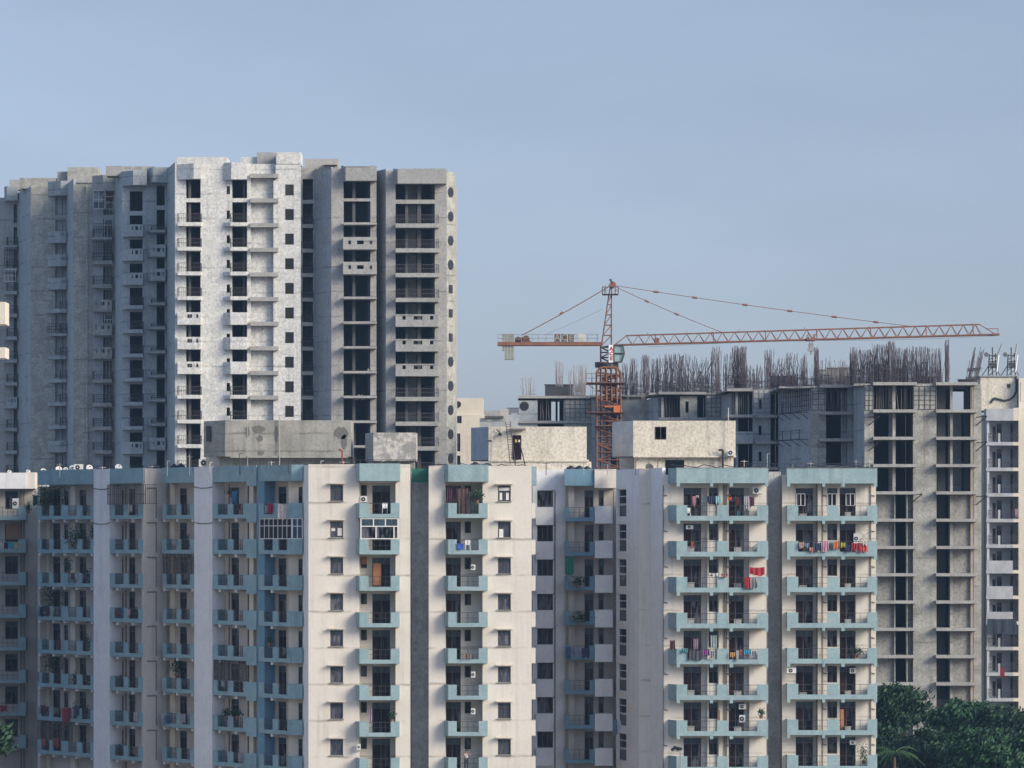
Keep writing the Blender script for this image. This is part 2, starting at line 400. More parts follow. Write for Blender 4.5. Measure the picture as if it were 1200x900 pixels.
# enclosed glazed balcony on the second row
e = MB(); z0, z1 = ZB - 3 + 1.25, ZB - .02; ul, ur = U(422.3, 1), U(467, 1)
for z in (z0, z0 + 1.02, z1 - .08): e.box(fr, ul, ur, z, z + .08, .86, .94)
for p in (422.3, 437, 451, 465.6): e.box(fr, U(p, 1), U(p, 1) + .09, z0 + 1.1, z1 - .08, .86, .938)
for p in (422.3, 440, 461, 465.6): e.box(fr, U(p, 1), U(p, 1) + .09, z0 + .08, z0 + 1.02, .86, .938)
e.box(fr, ul - .04, ul + .03, z0, z1, .1, .86)
eo = e.build('glazed_screen', 'framew', B)
p_ = MB(); p_.box(fr, ul + .05, ur - .05, z0 + .08, z0 + 1.02, .89, .90); p_.build('lower_pane', M['glass'], eo)
p_ = MB(); p_.box(fr, ul + .05, ur - .05, z0 + 1.1, z1 - .08, .89, .90); p_.build('upper_pane', M['transom'], eo)
# building bodies
core = MB()
core.prism(G0, [(-17.0, -319.2), (-8.42, -319.2), (-8.42, -336), (-17.0, -336)], 0, 35.3)
core.prism(G0, [(-8.72, -317.4), (-8.42, -317.36), (-8.42, -319.15), (-8.72, -319.15)], 0, 36.0)

core.build('block_body', 'cement', B)
core = MB(); core.box(G0, -8.4, -6.95, 0, 35.5, -321.0, -320.6); core.build('gap_wall', 'gapcem', B)
# ---- oblique wing
ANG = 50
fA = Frame(PX(168, 332.5), 332.5, ANG)
ox, oy = fA.o; fBw = Frame(ox - 1.42 * fA.n[0], oy - 1.42 * fA.n[1], ANG)
# inner walls
def ab(fr, p, n): return fr.U(p, n)
INA, INB = -1.3, -1.2
uA0, uA1 = fA.U(41), 0.0
wl = MB(); wh = []
doorsA = [(62, 70.5), (93, 101), (151, 158.5)]; winsA = [(137, 144.5, 1.2, 2.5), (75, 80, 1.0, 2.55)]
for k in range(NR):
    for a_, b_ in doorsA: wh.append((fA.U(a_, INA), fA.U(b_, INA), ZB + .17 - 3 * k, ZB + 2.65 - 3 * k))
    for a_, b_, h0, h1 in winsA: wh.append((fA.U(a_, INA), fA.U(b_, INA), ZB + h0 - 3 * k, ZB + h1 - 3 * k))
wl.wall(fA, uA0 + .3, uA1 - .02, 0, 34.9, INA, .25, wh)
wl.box(fA, uA0 - .1, uA0 + .28, 0, 34.6, INA - 6, -.35)
uB1 = fBw.U(341); wh = []
doorsB = [(210.5, 219), (271, 280), (326, 335.5)]; winsB = [(255.5, 263, 1.15, 2.6)]
for k in range(NR):
    for a_, b_ in doorsB: wh.append((fBw.U(a_, INB), fBw.U(b_, INB), ZB + .17 - 3 * k, ZB + 2.65 - 3 * k))
    for a_, b_, h0, h1 in winsB: wh.append((fBw.U(a_, INB), fBw.U(b_, INB), ZB + h0 - 3 * k, ZB + h1 - 3 * k))
wl.wall(fBw, .2, fBw.U(345, INB), 0, 34.9, INB, .25, wh)
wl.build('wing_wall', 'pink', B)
# warm step wall between the two parts of the wing
m = MB(); m.box(fA, -.28, 0, 0, 36.0, -9.0, -.02); m.build('step_wall', 'pink', B)
# pilasters
m = MB(); m.box(fA, fA.U(110.3), fA.U(128.6), 0, 36.02, INA - .02, .06); m.build('pilaster', 'lav', B)
m = MB(); m.box(fBw, fBw.U(228.2), fBw.U(249.2), 0, 36.05, INB - .02, .06); m.build('pilaster', 'lav', B)
# small white columns beside doors
cols = MB()
for f_, i_, a_, b_ in ((fA, INA, 52, 57), (fA, INA, 82.5, 88), (fBw, INB, 199.5, 204.5), (fBw, INB, 292, 297), (fBw, INB, 309.5, 315)):
    cols.box(f_, f_.U(a_, i_ + .3), f_.U(b_, i_ + .3), 0, 34.6, i_ + .003, i_ + .3)
cols.split('door_column', 'cream2', B)
m = MB(); m.box(fBw, fBw.U(300), fBw.U(308.5), 0, 36.06, INB - .3, -.12); m.build('corner_fin', 'tealdeep', B)
items = []
def wing_unit(f_, inn, pl, pr, opens, slant=.1, droppx=(), beampx=()):
    uL, uR = f_.U(pl), f_.U(pr)
    o = balcony(B, f_, uL, uL + slant, uR, ZB, [(f_.U(a), f_.U(b)) for a, b in opens], depth=.0001, inner=inn - .003, h=1.25, sill=.33, mat='teal', rail='railrust', railstyle='v' if random.random() < .6 else 'h', th=.14)
    return o
def wing_balcony(f_, inn, pl, pr, opens, beams, drops=()):
    b = MB(); z1 = ZB + 1.25; uL, uR = f_.U(pl), f_.U(pr)
    os_ = [(f_.U(a), f_.U(c)) for a, c in opens]
    b.wall(f_, uL, uR, ZB, z1, 0, .14, [(a, c, ZB + .33, z1 + .01) for a, c in os_])
    b.box(f_, uL, uL + .14, ZB + .003, z1 - .003, inn, -.142); b.box(f_, uR - .14, uR, ZB + .003, z1 - .003, inn, -.142)
    b.box(f_, uL + .145, uR - .145, ZB + .02, ZB + .17, inn, -.143)
    for a, c in drops: b.box(f_, f_.U(a), f_.U(c), ZB - .35, ZB - .002, -.9, -.002)
    o = b.build('balcony', 'teal_shade', B)
    q = MB()
    for p in beams: q.box(f_, f_.U(p) - .14, f_.U(p) + .14, ZB - .24, ZB + .015, inn + .01, -.12)
    q.split('beam', 'lav', o)
    r = MB()
    for a, c in os_:
        r.box(f_, a, c, z1 - .07, z1 - .03, -.09, -.05); r.box(f_, a, c, ZB + .75, ZB + .78, -.085, -.055)
        k = max(3, int((c - a) / .22))
        for i in range(1, k):
            mm = a + (c - a) * i / k; r.box(f_, mm - .016, mm + .016, ZB + .33, z1 - .07, -.085, -.056)
    r.split('railing', 'railrust', o); items.append(o)
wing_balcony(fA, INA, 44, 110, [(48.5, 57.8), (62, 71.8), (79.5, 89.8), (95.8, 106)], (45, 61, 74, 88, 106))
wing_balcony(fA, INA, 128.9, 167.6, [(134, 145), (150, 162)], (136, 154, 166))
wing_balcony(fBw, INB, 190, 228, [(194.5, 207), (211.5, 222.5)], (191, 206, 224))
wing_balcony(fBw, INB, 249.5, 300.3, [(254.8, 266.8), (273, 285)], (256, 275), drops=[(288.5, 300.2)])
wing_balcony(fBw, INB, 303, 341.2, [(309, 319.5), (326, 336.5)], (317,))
for f_, i_, lst in ((fA, INA, doorsA), (fBw, INB, doorsB)):
    for a_, b_ in lst: items.append(door(B, f_, f_.U(a_, i_), f_.U(b_, i_), ZB + .17, ZB + 2.65, i_ - .08, .5))
for f_, i_, lst in ((fA, INA, winsA), (fBw, INB, winsB)):
    for a_, b_, h0, h1 in lst: items.append(window(B, f_, f_.U(a_, i_), f_.U(b_, i_), ZB + h0, ZB + h1, i_ - .08, 2))
# chamfered end of the wing : light teal face and a narrow window behind
fc, Lc = through((PX(341.3, 318.45), 318.45), (PX(354.6, 318.3), 318.3))
b = MB(); b.box(fc, .02, Lc, ZB, ZB + 1.25, -.14, 0); b.box(fc, .15, Lc - .01, ZB + .02, ZB + .17, -1.2, -.142); items.append(b.build('balcony', 'teal_shade', B))
b = MB(); b.wall(fc, -.5, Lc + .3, 0, 34.9, -1.25, .25, [(.35, .68, ZB + .2 - 3 * k, ZB + 2.6 - 3 * k) for k in range(NR)]); b.build('corner_wall', 'cream2', B)
items.append(window(B, fc, .35, .68, ZB + .2, ZB + 2.6, -1.33, 1))
rep(items, NR)
# roof parapets of the wing
for f_, a_, b_, i_ in ((fA, 44, 110.2, INA), (fA, 128.7, 168, INA), (fBw, 190, 228.1, INB), (fBw, 249.3, 300.2, INB), (fBw, 303, 341.2, INB)):
    b = MB(); b.box(f_, f_.U(a_), f_.U(b_), 34.72, 36.05, -.18, .0); b.box(f_, f_.U(a_) + .01, f_.U(b_) - .01, 34.74, 34.9, i_ - .26, -.181)
    if a_ == 249.3: b.box(f_, f_.U(289), f_.U(b_), 34.35, 34.718, -.9, -.003)
    b.build('roof_parapet', 'teal_shade', B)
b = MB(); b.box(fc, .02, Lc, 34.72, 36.05, -.18, 0); b.box(fc, .0, Lc, 34.73, 34.88, -1.4, -.181); b.build('roof_parapet', 'teal_shade', B)
# wing body
b = MB()
q1 = fA.pt(uA0 + .2, INA - .3, 0); q2 = fA.pt(-.3, INA - .3, 0); q3 = fBw.pt(.2, INB - .3, 0); q4 = fBw.pt(fBw.U(343, INB), INB - .3, 0)
pts = [(q[0], -q[1]) for q in (q1, q2, q3, q4)] + [(-16.9, -320.3), (-16.9, -336), (-26, -352), (-41, -356)]
b.prism(G0, pts, 0, 35.25); b.build('block_body', 'cement', B)
# pipes on the wing and cables
b = MB()
for f_, p, n_ in ((fA, 147.5, INA + .06), (fA, 168.9, -.4), (fBw, 268.5, INB + .06), (fBw, 290.8, INB + .06)):
    q = f_.pt(f_.U(p, n_), n_, 0); b.bar((q[0], q[1], 1), (q[0], q[1], 34.6), .06, 6)
for k in range(NR):
    for n0_, n1_ in ((-.35, -1.3),):
        z = 34.3 - 3 * k
        b.bar(fA.pt(.08, n0_, z), fA.pt(.08, n1_, z), .05); b.bar(fA.pt(.08, n1_, z), fA.pt(.08, n1_, z - 2.6), .05)
b.split('downpipe', 'pipe', B)
b = MB()
for f_, a_, b__ in ((fA, 109, 129), (fBw, 227, 250)):
    for z in (34.35, 31.3):
        pts = [f_.pt(f_.U(a_ + (b__ - a_) * i / 8, .1), .1, z - .12 * sin(i / 8 * pi) + random.uniform(-.02, .02)) for i in range(9)]
        b.path(pts, .03, 4)
b.split('cable', 'black', B)
# metal cage on the top balcony of the second bay
b = MB(); a0, a1 = fA.U(126, .5), fA.U(170, .5)
for n_ in (.5,):
    for i in range(27):
        u = a0 + (a1 - a0) * i / 26; b.box(fA, u - .02, u + .02, ZB + 1.3, ZB + 2.95, n_ - .03, n_)
    for z in (1.28, 2.1, 2.95): b.box(fA, a0 - .03, a1 + .03, ZB + z, ZB + z + .05, n_ - .04, n_ + .01)
for u in (a0, a1):
    for i in range(6):
        nn = .45 - i * .22; b.box(fA, u - .015, u + .015, ZB + 1.3, ZB + 2.95, nn - .02, nn)
    b.box(fA, u - .02, u + .02, ZB + 1.28, ZB + 1.33, -.8, .46); b.box(fA, u - .02, u + .02, ZB + 2.95, ZB + 3.0, -.8, .46)
b.build('window_cage', 'railrust', B)
# mesh screens and the white glazed screen on wing balconies
def screen(f_, pa, pb, k, mat, frame, sash, full=False, name='glazed_screen'):
    b = MB(); a0, a1 = f_.U(pa), f_.U(pb); z0 = ZB - 3 * k + (1.26 if not full else .4); z1 = ZB - 3 * k + 2.98
    for i in range(sash + 1):
        u = a0 + (a1 - a0) * i / sash; b.box(f_, u - .03, u + .03, z0, z1, -.1, -.04)
    for z in (z0, z0 + (z1 - z0) * .62, z1 - .06): b.box(f_, a0, a1, z, z + .06, -.1, -.038)
    if name == 'mesh_screen':
        nx_ = int((a1 - a0) / .17)
        for i in range(nx_ + 1): u = a0 + (a1 - a0) * i / nx_; b.box(f_, u - .012, u + .012, z0, z1, -.095, -.065)
        nz_ = int((z1 - z0) / .2)
        for i in range(nz_): b.box(f_, a0, a1, z0 + i * .2, z0 + i * .2 + .02, -.09, -.07)
    o = b.build(name, frame, B)
    if name != 'mesh_screen': p = MB(); p.box(f_, a0 + .02, a1 - .02, z0 + .03, z1 - .03, -.08, -.06); p.build('pane', mat, o)
    return o
screen(fBw, 304, 341, 1, 'glass', 'framew', 7)
b = MB(); zz = ZB - 3
for i in range(3): b.box(fc, .05 + i * (Lc - .12) / 2, .12 + i * (Lc - .12) / 2, zz + 1.26, zz + 2.98, -.1, -.04)
for z in (1.26, 2.3, 2.92): b.box(fc, .05, Lc - .02, zz + z, zz + z + .06, -.1, -.038)
o = b.build('glazed_screen', 'framew', B); p = MB(); p.box(fc, .07, Lc - .05, zz + 1.3, zz + 2.95, -.08, -.06); p.build('pane', 'transom', o)
screen(fBw, 191, 227.5, 2, 'rebar', 'railrust', 9, name='mesh_screen')
screen(fBw, 250, 288, 5, 'frame', 'railrust', 9, name='mesh_screen')
screen(fA, 44, 84, 7, 'black', 'railrust', 9, name='mesh_screen')

# ================================================================== building Z : far left, mostly outside the frame
Zb = thing('apartment_building', 'pale apartment block cut by the left edge beside the blue staggered wing', 'building', (-50, 356, 0))
fz = front(354.6); fz0 = front(353.0); UZ = fz.U
wl = MB(); wins = [(UZ(6), UZ(21)), (UZ(-22), UZ(-8))]
wl.wall(fz, UZ(-120), UZ(50), 0, 36.0, 0, .3, [(a, b_, ZB + 1.0 - 3 * k, ZB + 2.65 - 3 * k) for k in range(NR) for a, b_ in wins])
wl.box(fz, UZ(-120), UZ(49), 0, 35.4, -14, -.32)
wl.build('wall', 'pink', Zb)
it = [window(Zb, fz, a, b_, ZB + 1.0, ZB + 2.65, -.1, 2) for a, b_ in wins]
bz = balcony(Zb, fz, UZ(-30), UZ(-30) + .1, UZ(32.5), ZB, [(UZ(-24), UZ(-5)), (UZ(-1), UZ(24))], depth=1.5, inner=-.002, mat='teal')
it.append(bz); rep(it, NR)
b = MB(); b.box(fz, UZ(-120), UZ(33), 34.5, 35.95, .003, 1.5); b.build('roof_parapet', 'lav', Zb)
b = MB(); b.box(fz, UZ(33) + .01, UZ(43), 34.5, 36.0, .004, 1.3); b.build('roof_parapet', 'cream', Zb)
b = MB()
for p in (24.5, 28):
    b.bar((PX(p, 354.3), 354.4, 1), (PX(p, 354.3), 354.4, 34.4), .06, 6)
b.split('downpipe', 'pipe', Zb)

# ================================================================== building C : cream block with one window row, recess to its right
C = thing('apartment_building', 'cream apartment block between the dark slit and the deep shaded recess', 'building', (-3, 322, 0))
fr = front(318.0); U = fr.U
h0, h1 = U(522), U(565.5); wc0, wc1 = U(583.5), U(598.5)
dC0, dC1, vC0, vC1 = U(522.6, -1.5), U(540, -1.5), U(544.5, -1.5), U(552, -1.5)
wl = MB()
wl.wall(fr, U(502.4), U(623), 0, 35.95, 0, .35, [(wc0, wc1, ZB + 1.4 - 3 * k, ZB + 2.68 - 3 * k) for k in range(NR)] + [(h0, h1, -1, 34.62)])
ih = []
for k in range(NR): ih += [(dC0, dC1, ZB + .17 - 3 * k, ZB + 2.7 - 3 * k), (vC0, vC1, ZB + 1.75 - 3 * k, ZB + 2.72 - 3 * k)]
wl.wall(fr, h0 - .3, h1 + .3, 0, 34.9, -1.5, .25, ih)
wl.box(fr, h1, h1 + .12, 0, 34.6, -1.5, -.36); wl.box(fr, h0 - .12, h0, 0, 34.6, -1.5, -.36); wl.box(fr, h0, h1, 34.5, 34.61, -1.5, -.36)
wl.build('wall', 'cream', C)
w0 = window(C, fr, wc0, wc1, ZB + 1.4, ZB + 2.68, -.12, gl='glassw')
a = MB(); a.box(fr, U(581.3), U(601), ZB + 2.78, ZB + 2.86, .003, .5); aw = a.build('sunshade', 'cream2', C); a = MB(); a.box(fr, wc0 - .08, wc1 + .08, ZB + 1.32, ZB + 1.395, .003, .12); sl_ = a.build('window_sill', 'cement', C); rep([sl_], NR)
d0 = door(C, fr, dC0, dC1, ZB + .17, ZB + 2.7, -1.56, .42)
v0 = window(C, fr, vC0, vC1, ZB + 1.75, ZB + 2.72, -1.56, 1, top=0, name='small_window')
bl = balcony(C, fr, U(520.5), U(525.3, 1), U(571.5, 1), ZB, [(U(535.3, 1), U(561, 1))])
sb = MB(); s0 = U(623) + .01
sb.box(fr, s0, s0 + .32, ZB - .02, ZB + 1.22, -1.8, -.03); sb.box(fr, s0, s0 + .3, ZB - .02, ZB + .1, -2.6, -1.81)
sbo = sb.build('side_balcony', 'cream', C)
so_ = MB(); so_.box(fr, s0 + .003, s0 + .06, ZB + 1.25, ZB + 2.9, -1.9, -.35); swo = so_.build('side_window', 'glass', C)
rep([w0, aw, d0, v0, bl, sbo, swo], NR)
rb = MB(); rb.prism(fr, [(U(520.5), 0.002), (U(525.3, 1), 1.0), (U(572.5, 1), 1.0), (U(572.5), 0.002)], 34.62, 36.02)
rb.build('roof_parapet', 'teal', C)
rb = MB(); rb.box(fr, s0, s0 + .4, 34.3, 35.9, -2.0, -.02); rb.build('roof_parapet', 'teal', C)
core = MB(); core.box(fr, U(502.4), U(622.8), 0, 35.2, -19, -1.9)
core.box(fr, U(502.4) , U(502.4) + .3, 0, 35.9, -1.89, -.36); core.box(fr, U(622.8) - .3, U(622.8), 0, 35.9, -1.89, -.36)
core.build('block_body', 'cement', C)
b = MB(); b.box(front(318), -8.35, U(502.3) - .02, 34.6, 35.75, -1.6, -1.5); tag(b.build('shade_net', 'green_net'), 'green net hung across the top of the dark slit between the two cream blocks', 'net')
# ---- recess
ZE = 31.42
f1 = front(335.0); V = f1.U
wl = MB(); wl.wall(f1, V(622), V(663), 0, 35.9, 0, .3, [(V(629.5), V(648), ZE + 1.25 - 3 * k, ZE + 2.7 - 3 * k) for k in range(NR)])
wl.box(f1, V(622), V(664), 0, 35.2, -22, -.32)
wl.build('recess_wall', 'lav', C)
items = [window(C, f1, V(629.5), V(648), ZE + 1.25, ZE + 2.7, -.2, 3, top=0)]
b = MB(); b.box(f1, V(628), V(648.4), ZE - .32, ZE + 1.22, .003, .3); items.append(b.build('window_panel', 'lav', C))
rep(items, NR)
f2 = front(334.6); W = f2.U
wl = MB(); wl.wall(f2, W(663), W(722), 0, 35.3, 0, .3, [(W(685), W(695.5), ZE + .17 - 3 * k, ZE + 2.7 - 3 * k) for k in range(NR)] + [(W(701.5), W(707.5), ZE + .9 - 3 * k, ZE + 2.7 - 3 * k) for k in range(NR)])
wl.box(f2, W(664), W(760), 0, 35.1, -22, -.32); wl.box(f2, W(666), W(673), 0, 34.5, .003, .5)
wl.build('recess_wall', 'pink', C)
items = [door(C, f2, W(685), W(695.5), ZE + .17, ZE + 2.7, -.1, .5), window(C, f2, W(701.5), W(707.5), ZE + .9, ZE + 2.7, -.1, 1)]
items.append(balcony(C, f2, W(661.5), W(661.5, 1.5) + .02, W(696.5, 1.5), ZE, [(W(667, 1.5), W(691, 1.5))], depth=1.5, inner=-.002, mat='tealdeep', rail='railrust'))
b = MB(); b.box(f2, W(697, 1.7), W(718, 1.7), ZE - .2, ZE + 1.32, .4, 1.7); items.append(b.build('corner_box', 'lav', C))
rep(items, NR)
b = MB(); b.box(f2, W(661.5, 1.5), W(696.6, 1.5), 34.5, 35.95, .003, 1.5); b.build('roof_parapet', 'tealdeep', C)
b = MB(); b.box(f2, W(696.8, 1.7), W(722.3, 1.7), 34.3, 35.95, .004, 1.7); b.build('roof_parapet', 'cream', C)
pa, pb, pc, pd = (PX(722, 332), 332.0), (PX(749, 326), 326.0), (PX(762, 325.6), 325.6), (PX(776, 322.6), 322.6)
f3, L3 = through(pa, pb)
u0, u1 = f3.U(723.5), f3.U(734)
wl = MB(); wl.wall(f3, 0, L3, 0, 35.85, 0, .3, [(u0, u1, ZE + .35 - 3 * k, ZE + 2.75 - 3 * k) for k in range(NR)])
wl.build('angled_wall', 'lav', C)
b = MB(); b.box(f3, u0, u1, ZE + .35, ZE + 2.75, -.3, -.25); b.box(f3, u0, u0 + .08, ZE + .35, ZE + 2.75, -.2499, -.1); b.box(f3, u1 - .08, u1, ZE + .35, ZE + 2.75, -.2499, -.1)
for z in (.35, 1.35, 1.45, 2.1, 2.7): b.box(f3, u0 + .08, u1 - .08, ZE + z, ZE + z + .06, -.2, -.12)
s1 = b.build('stair_window', 'lav', C)
b = MB(); b.box(f3, u0 + .08, u1 - .08, ZE + .41, ZE + 2.7, -.24, -.2); b.build('pane', 'glass', s1)
items = [s1]
rep(items, NR)
f4, L4 = through(pb, pc); b = MB(); b.box(f4, 0.01, L4, 0, 35.86, -.3, 0); b.build('pier_wall', 'cream', C)
f5, L5 = through(pc, pd); b = MB(); b.box(f5, .01, L5 - .01, 0, 35.87, -.3, 0); b.build('pier_wall', 'lav', C)
b = MB(); b.bar((PX(650.5, 334.9), 334.9, 1), (PX(650.5, 334.9), 334.9, 34), .05, 6); b.bar((PX(719, 332.8), 332.8, 1), (PX(719, 332.8), 332.8, 34.3), .05, 6)
for k in range(NR):
    b.bar((PX(650.5, 334.9), 334.9, 34.1 - 3 * k), (PX(646, 334.9), 334.9, 34.1 - 3 * k), .04)
b.split('downpipe', 'pipe', C)

# ================================================================== building E + D : right blocks with long balconies
E = thing('apartment_building', 'right hand cream apartment block with long pale teal balconies in two bays', 'building', (22, 323, 0))
def long_bay(Y, pxL, pxR, walls, body, bx, doors, wins, opens, dropsp, gutter, toprow=True, slab='teal'):
    f = front(Y); q = f.U
    holes = []
    for k in range(NR):
        for a, b_, r in doors: holes.append((q(a), q(b_) + r, ZE + .17 - 3 * k, ZE + 2.75 - 3 * k))
        for a, b_ in wins: holes.append((q(a), q(b_), ZE + 1.35 - 3 * k, ZE + 2.75 - 3 * k))
    wl = MB(); wl.wall(f, q(pxL), q(pxR), 0, 35.2, 0, .4, holes); wl.box(f, q(pxL) + .02, q(pxR) - .02, 0, 35.15, -.9, -.402)
    wl.build('wall', 'cream', E)
    c = MB(); c.box(f, q(body[0]), q(body[1]), 0, 35.3, -20, -.905); c.build('block_body', 'cement', E)
    its = []
    for a, b_, r in doors: its.append(door(E, f, q(a), q(b_), ZE + .17, ZE + 2.75, -.3, .45))
    for a, b_ in wins: its.append(window(E, f, q(a), q(b_), ZE + 1.35, ZE + 2.75, -.12, 2))
    dd = 1.5
    its.append(balcony(E, f, q(bx[0]), q(bx[1], dd), q(bx[2], dd), ZE, [(q(a, dd), q(b_, dd)) for a, b_ in opens], depth=dd, inner=-.003, uRA=q(bx[2]), drops=[(q(a, dd), q(b_, dd), .27) for a, b_ in dropsp], h=1.3, sill=.4))
    cl = MB()
    for a, b_ in ((gutter[0], gutter[1]),): cl.box(f, q(a), q(b_), 0, 35, .003, .25)
    cl.build('column', 'cream2', E)
    rep(its, NR)
    pp = MB()
    for p in gutter[2:]:
        pp.bar((PX(p, Y - .1), Y - .08, 1), (PX(p, Y - .1), Y - .08, 34.4), .045, 6)
        for k in range(NR): pp.bar((PX(p, Y), Y - .08, 33.6 - 3 * k), (PX(p, Y) + .35, Y - .08, 33.5 - 3 * k), .04)
    pp.split('downpipe', 'pipe', E)
    r = MB(); r.prism(f, [(q(bx[0]), .003), (q(bx[1], dd), dd), (q(bx[2], dd), dd), (q(bx[2]), .003)], ZE + 3.13, ZE + 4.4)
    for a, b_ in dropsp: r.box(f, q(a, dd), q(b_, dd), ZE + 2.85, ZE + 3.128, dd - .5, dd)
    r.build('roof_parapet', 'teal', E)
    cp = MB(); cp.box(f, q(bx[1], dd) - .05, q(bx[2], dd) + .05, ZE + 4.402, ZE + 4.44, dd - .3, dd + .03); cp.build('coping', 'cement', E)
    return f
fE = long_bay(322.5, 776, 898, None, (776, 900), (783, 792.8, 900.3), [(801, 822, .5), (854, 872, .42)], [(830.5, 841)],
         [(805.5, 840.5), (853.5, 887.5)], [(793, 797), (832, 835.6), (855, 859), (896.6, 900.3)], (842, 846.5, 777.5, 849, 851.5))
fD = long_bay(324.0, 916.6, 1026.5, None, (916.6, 1026), (921, 922.4, 1028), [(932.5, 953, .45), (984, 1002, .05)], [(969.5, 981)],
         [(935.5, 969.5), (983, 1016.5)], [(922.4, 926), (963.5, 967), (986, 990), (1024, 1028)], (958, 962, 957, 964, 1020.5))
for p0, p1 in ((933.2, 943.6), (969.6, 980.4), (991, 1002)):
    window(E, fD, fD.U(p0), fD.U(p1), ZE + 1.25, ZE + 2.3, .06, 2, 'framew', 'glass', 0, t=.055)
b = MB(); b.box(front(326), PX(898.5, 326), PX(915, 326), 0, 35.6, -.6, 0)
b.build('gap_wall', 'gapcem', E)
b = MB(); u = fD.U(916.6)
b.build('x', 'cement', E) if False else None

# ================================================================== roof structures on the front buildings
def roofbox(root, name, Y, pl, ps, pr, pyt, pyb, mat, smat, depth=7, slant=2.0, extra=None):
    """roof room : front face ps..pr, a left side seen from pl to ps"""
    f = front(Y); q = f.U; z0, z1 = PZ(pyb, Y), PZ(pyt, Y)
    b = MB(); b.box(f, q(ps), q(pr), z0, z1, -depth, 0)
    o = b.build(name, mat, root)
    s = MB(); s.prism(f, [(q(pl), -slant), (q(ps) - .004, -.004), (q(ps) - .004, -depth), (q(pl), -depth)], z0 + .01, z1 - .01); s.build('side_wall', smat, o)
    return f, o
f, o = roofbox(B, 'water_tank_room', 327, 236, 264, 411, 492.5, 535, 'tank', 'tank', 6, 2.5)
b = MB(); b.box(f, f.U(240), f.U(409), 34.5, PZ(535, 327) - .003, -5, -1.2); b.build('tank_plinth', 'tank', o)
b = MB(); b.box(f, f.U(270), f.U(408), PZ(536.5, 327), PZ(534.5, 327), .003, .15); b.build('ledge', 'tank', o)
b = MB(); b.bar((PX(243, 326.6), 325.9, PZ(516, 327)), (PX(248.5, 326.6), 325.6, PZ(516, 327)), 0.01)
b = MB(); fq, Lq = through((PX(236, 329.5), 329.5), (PX(264, 327), 327)); b.box(fq, fq.U(242), fq.U(247), PZ(517, 328), PZ(499, 328), .004, .05); b.build('opening', 'black', o)
b = MB(); b.path([(PX(327.5, 326.8), 326.8, 35.5), (PX(327.5, 326.8), 326.8, PZ(488, 327))], .05, 6)
b.path([(PX(290, 326.8), 326.8, 35.5), (PX(290, 326.8), 326.8, PZ(497, 327))], .03, 6); b.split('vent_pipe', 'steelgrey', o)
f, o = roofbox(B, 'lift_machine_room', 326, 427, 437.5, 487.5, 507, 540, plaster('mottled_render', (.27, .265, .25), (.10, .10, .095), .3, .4, .3, light=((.55, .51, .46), .95), sscale=1.3), 'blue_con', 5, 2)
b = MB(); b.box(f, f.U(430), f.U(485), 34.5, PZ(540, 326) - .003, -4, -.8); b.build('plinth', 'cement', o)
b = MB()
for i in range(24): b.bar((PX(296 + i * 8.4, 318.6), 318.6, 35.25), (PX(296 + i * 8.4, 318.6), 318.6, 36.45), .02)
b.bar((PX(296, 318.6), 318.6, 36.45), (PX(489, 318.6), 318.6, 36.45), .025); b.build('roof_railing', 'rail', B)
b = MB(); b.path([(PX(401, 319.5), 319.5, 35.3), (PX(401, 319.5), 319.5, 37.2), (PX(397, 319.5), 319.5, 37.4)], .07, 8); b.build('vent_pipe', plain('red_oxide_pipe', (.25, .04, .03)), B)
# stair head with door and ladder
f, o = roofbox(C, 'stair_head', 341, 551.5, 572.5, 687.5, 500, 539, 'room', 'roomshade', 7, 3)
b = MB(); b.box(f, f.U(572.5), f.U(690), PZ(541, 341), PZ(538.8, 341), .003, .35); b.box(f, f.U(574), f.U(693), 33.0, PZ(541, 341) - .003, -6.9, .2); b.build('ledge', 'room', o)
b = MB(); b.box(f, f.U(598.5), f.U(616), PZ(503.5, 341), PZ(501.5, 341), .003, .9); b.build('door_canopy', 'cement', o)
b = MB(); b.box(f, f.U(600.8), f.U(611), 35.3, PZ(510, 341), .003, .06); dd = b.build('door', M['door'], o)
b = MB(); b.box(f, f.U(603.5), f.U(606), PZ(518.5, 341), PZ(515, 341), .062, .07); b.build('notice', plain('yellow_notice', (.55, .33, .04)), dd)
b = MB(); b.box(f, f.U(607.6), f.U(609.3), PZ(518, 341), PZ(515.5, 341), .062, .07); b.build('notice', M['white'], dd)
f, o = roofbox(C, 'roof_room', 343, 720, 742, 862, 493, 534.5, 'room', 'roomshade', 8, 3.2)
b = MB(); b.box(f, f.U(742), f.U(862.5), PZ(536, 343), PZ(534, 343), .003, .25); b.box(f, f.U(744), f.U(860), 33.0, PZ(536, 343) - .003, -7, -.4); b.build('ledge', 'room', o)
window(o, f, f.U(767.5), f.U(781), PZ(515, 343), PZ(500, 343), .03, 2, top=0)
b = MB(); b.box(f, f.U(780), f.U(802), 35.0, PZ(539, 343), -.4, -.36); b.build('low_window', 'glass', o)
b = MB(); b.box(f, f.U(727), f.U(743), 33.0, PZ(536, 343), -3, -2.4); b.build('plinth_wall', 'roomshade', o)
b = MB(); b.path([(PX(847, 342.6), 342.6, 35.4), (PX(847, 342.6), 342.6, PZ(527.5, 343)), (PX(842, 342.6), 342.6, PZ(527.5, 343))], .1, 8); b.build('vent_pipe', 'black', o)
b = MB(); b.path([(PX(853.5, 342.7), 342.7, 35.4), (PX(853.5, 342.7), 342.7, PZ(478, 343))], .04, 6); b.build('mast', 'pipew', o)
b = MB()
for i in range(26): b.bar((PX(862 + i * 6.4, 325.5), 325.5, 35.2), (PX(862 + i * 6.4, 325.5), 325.5, 36.25), .02)
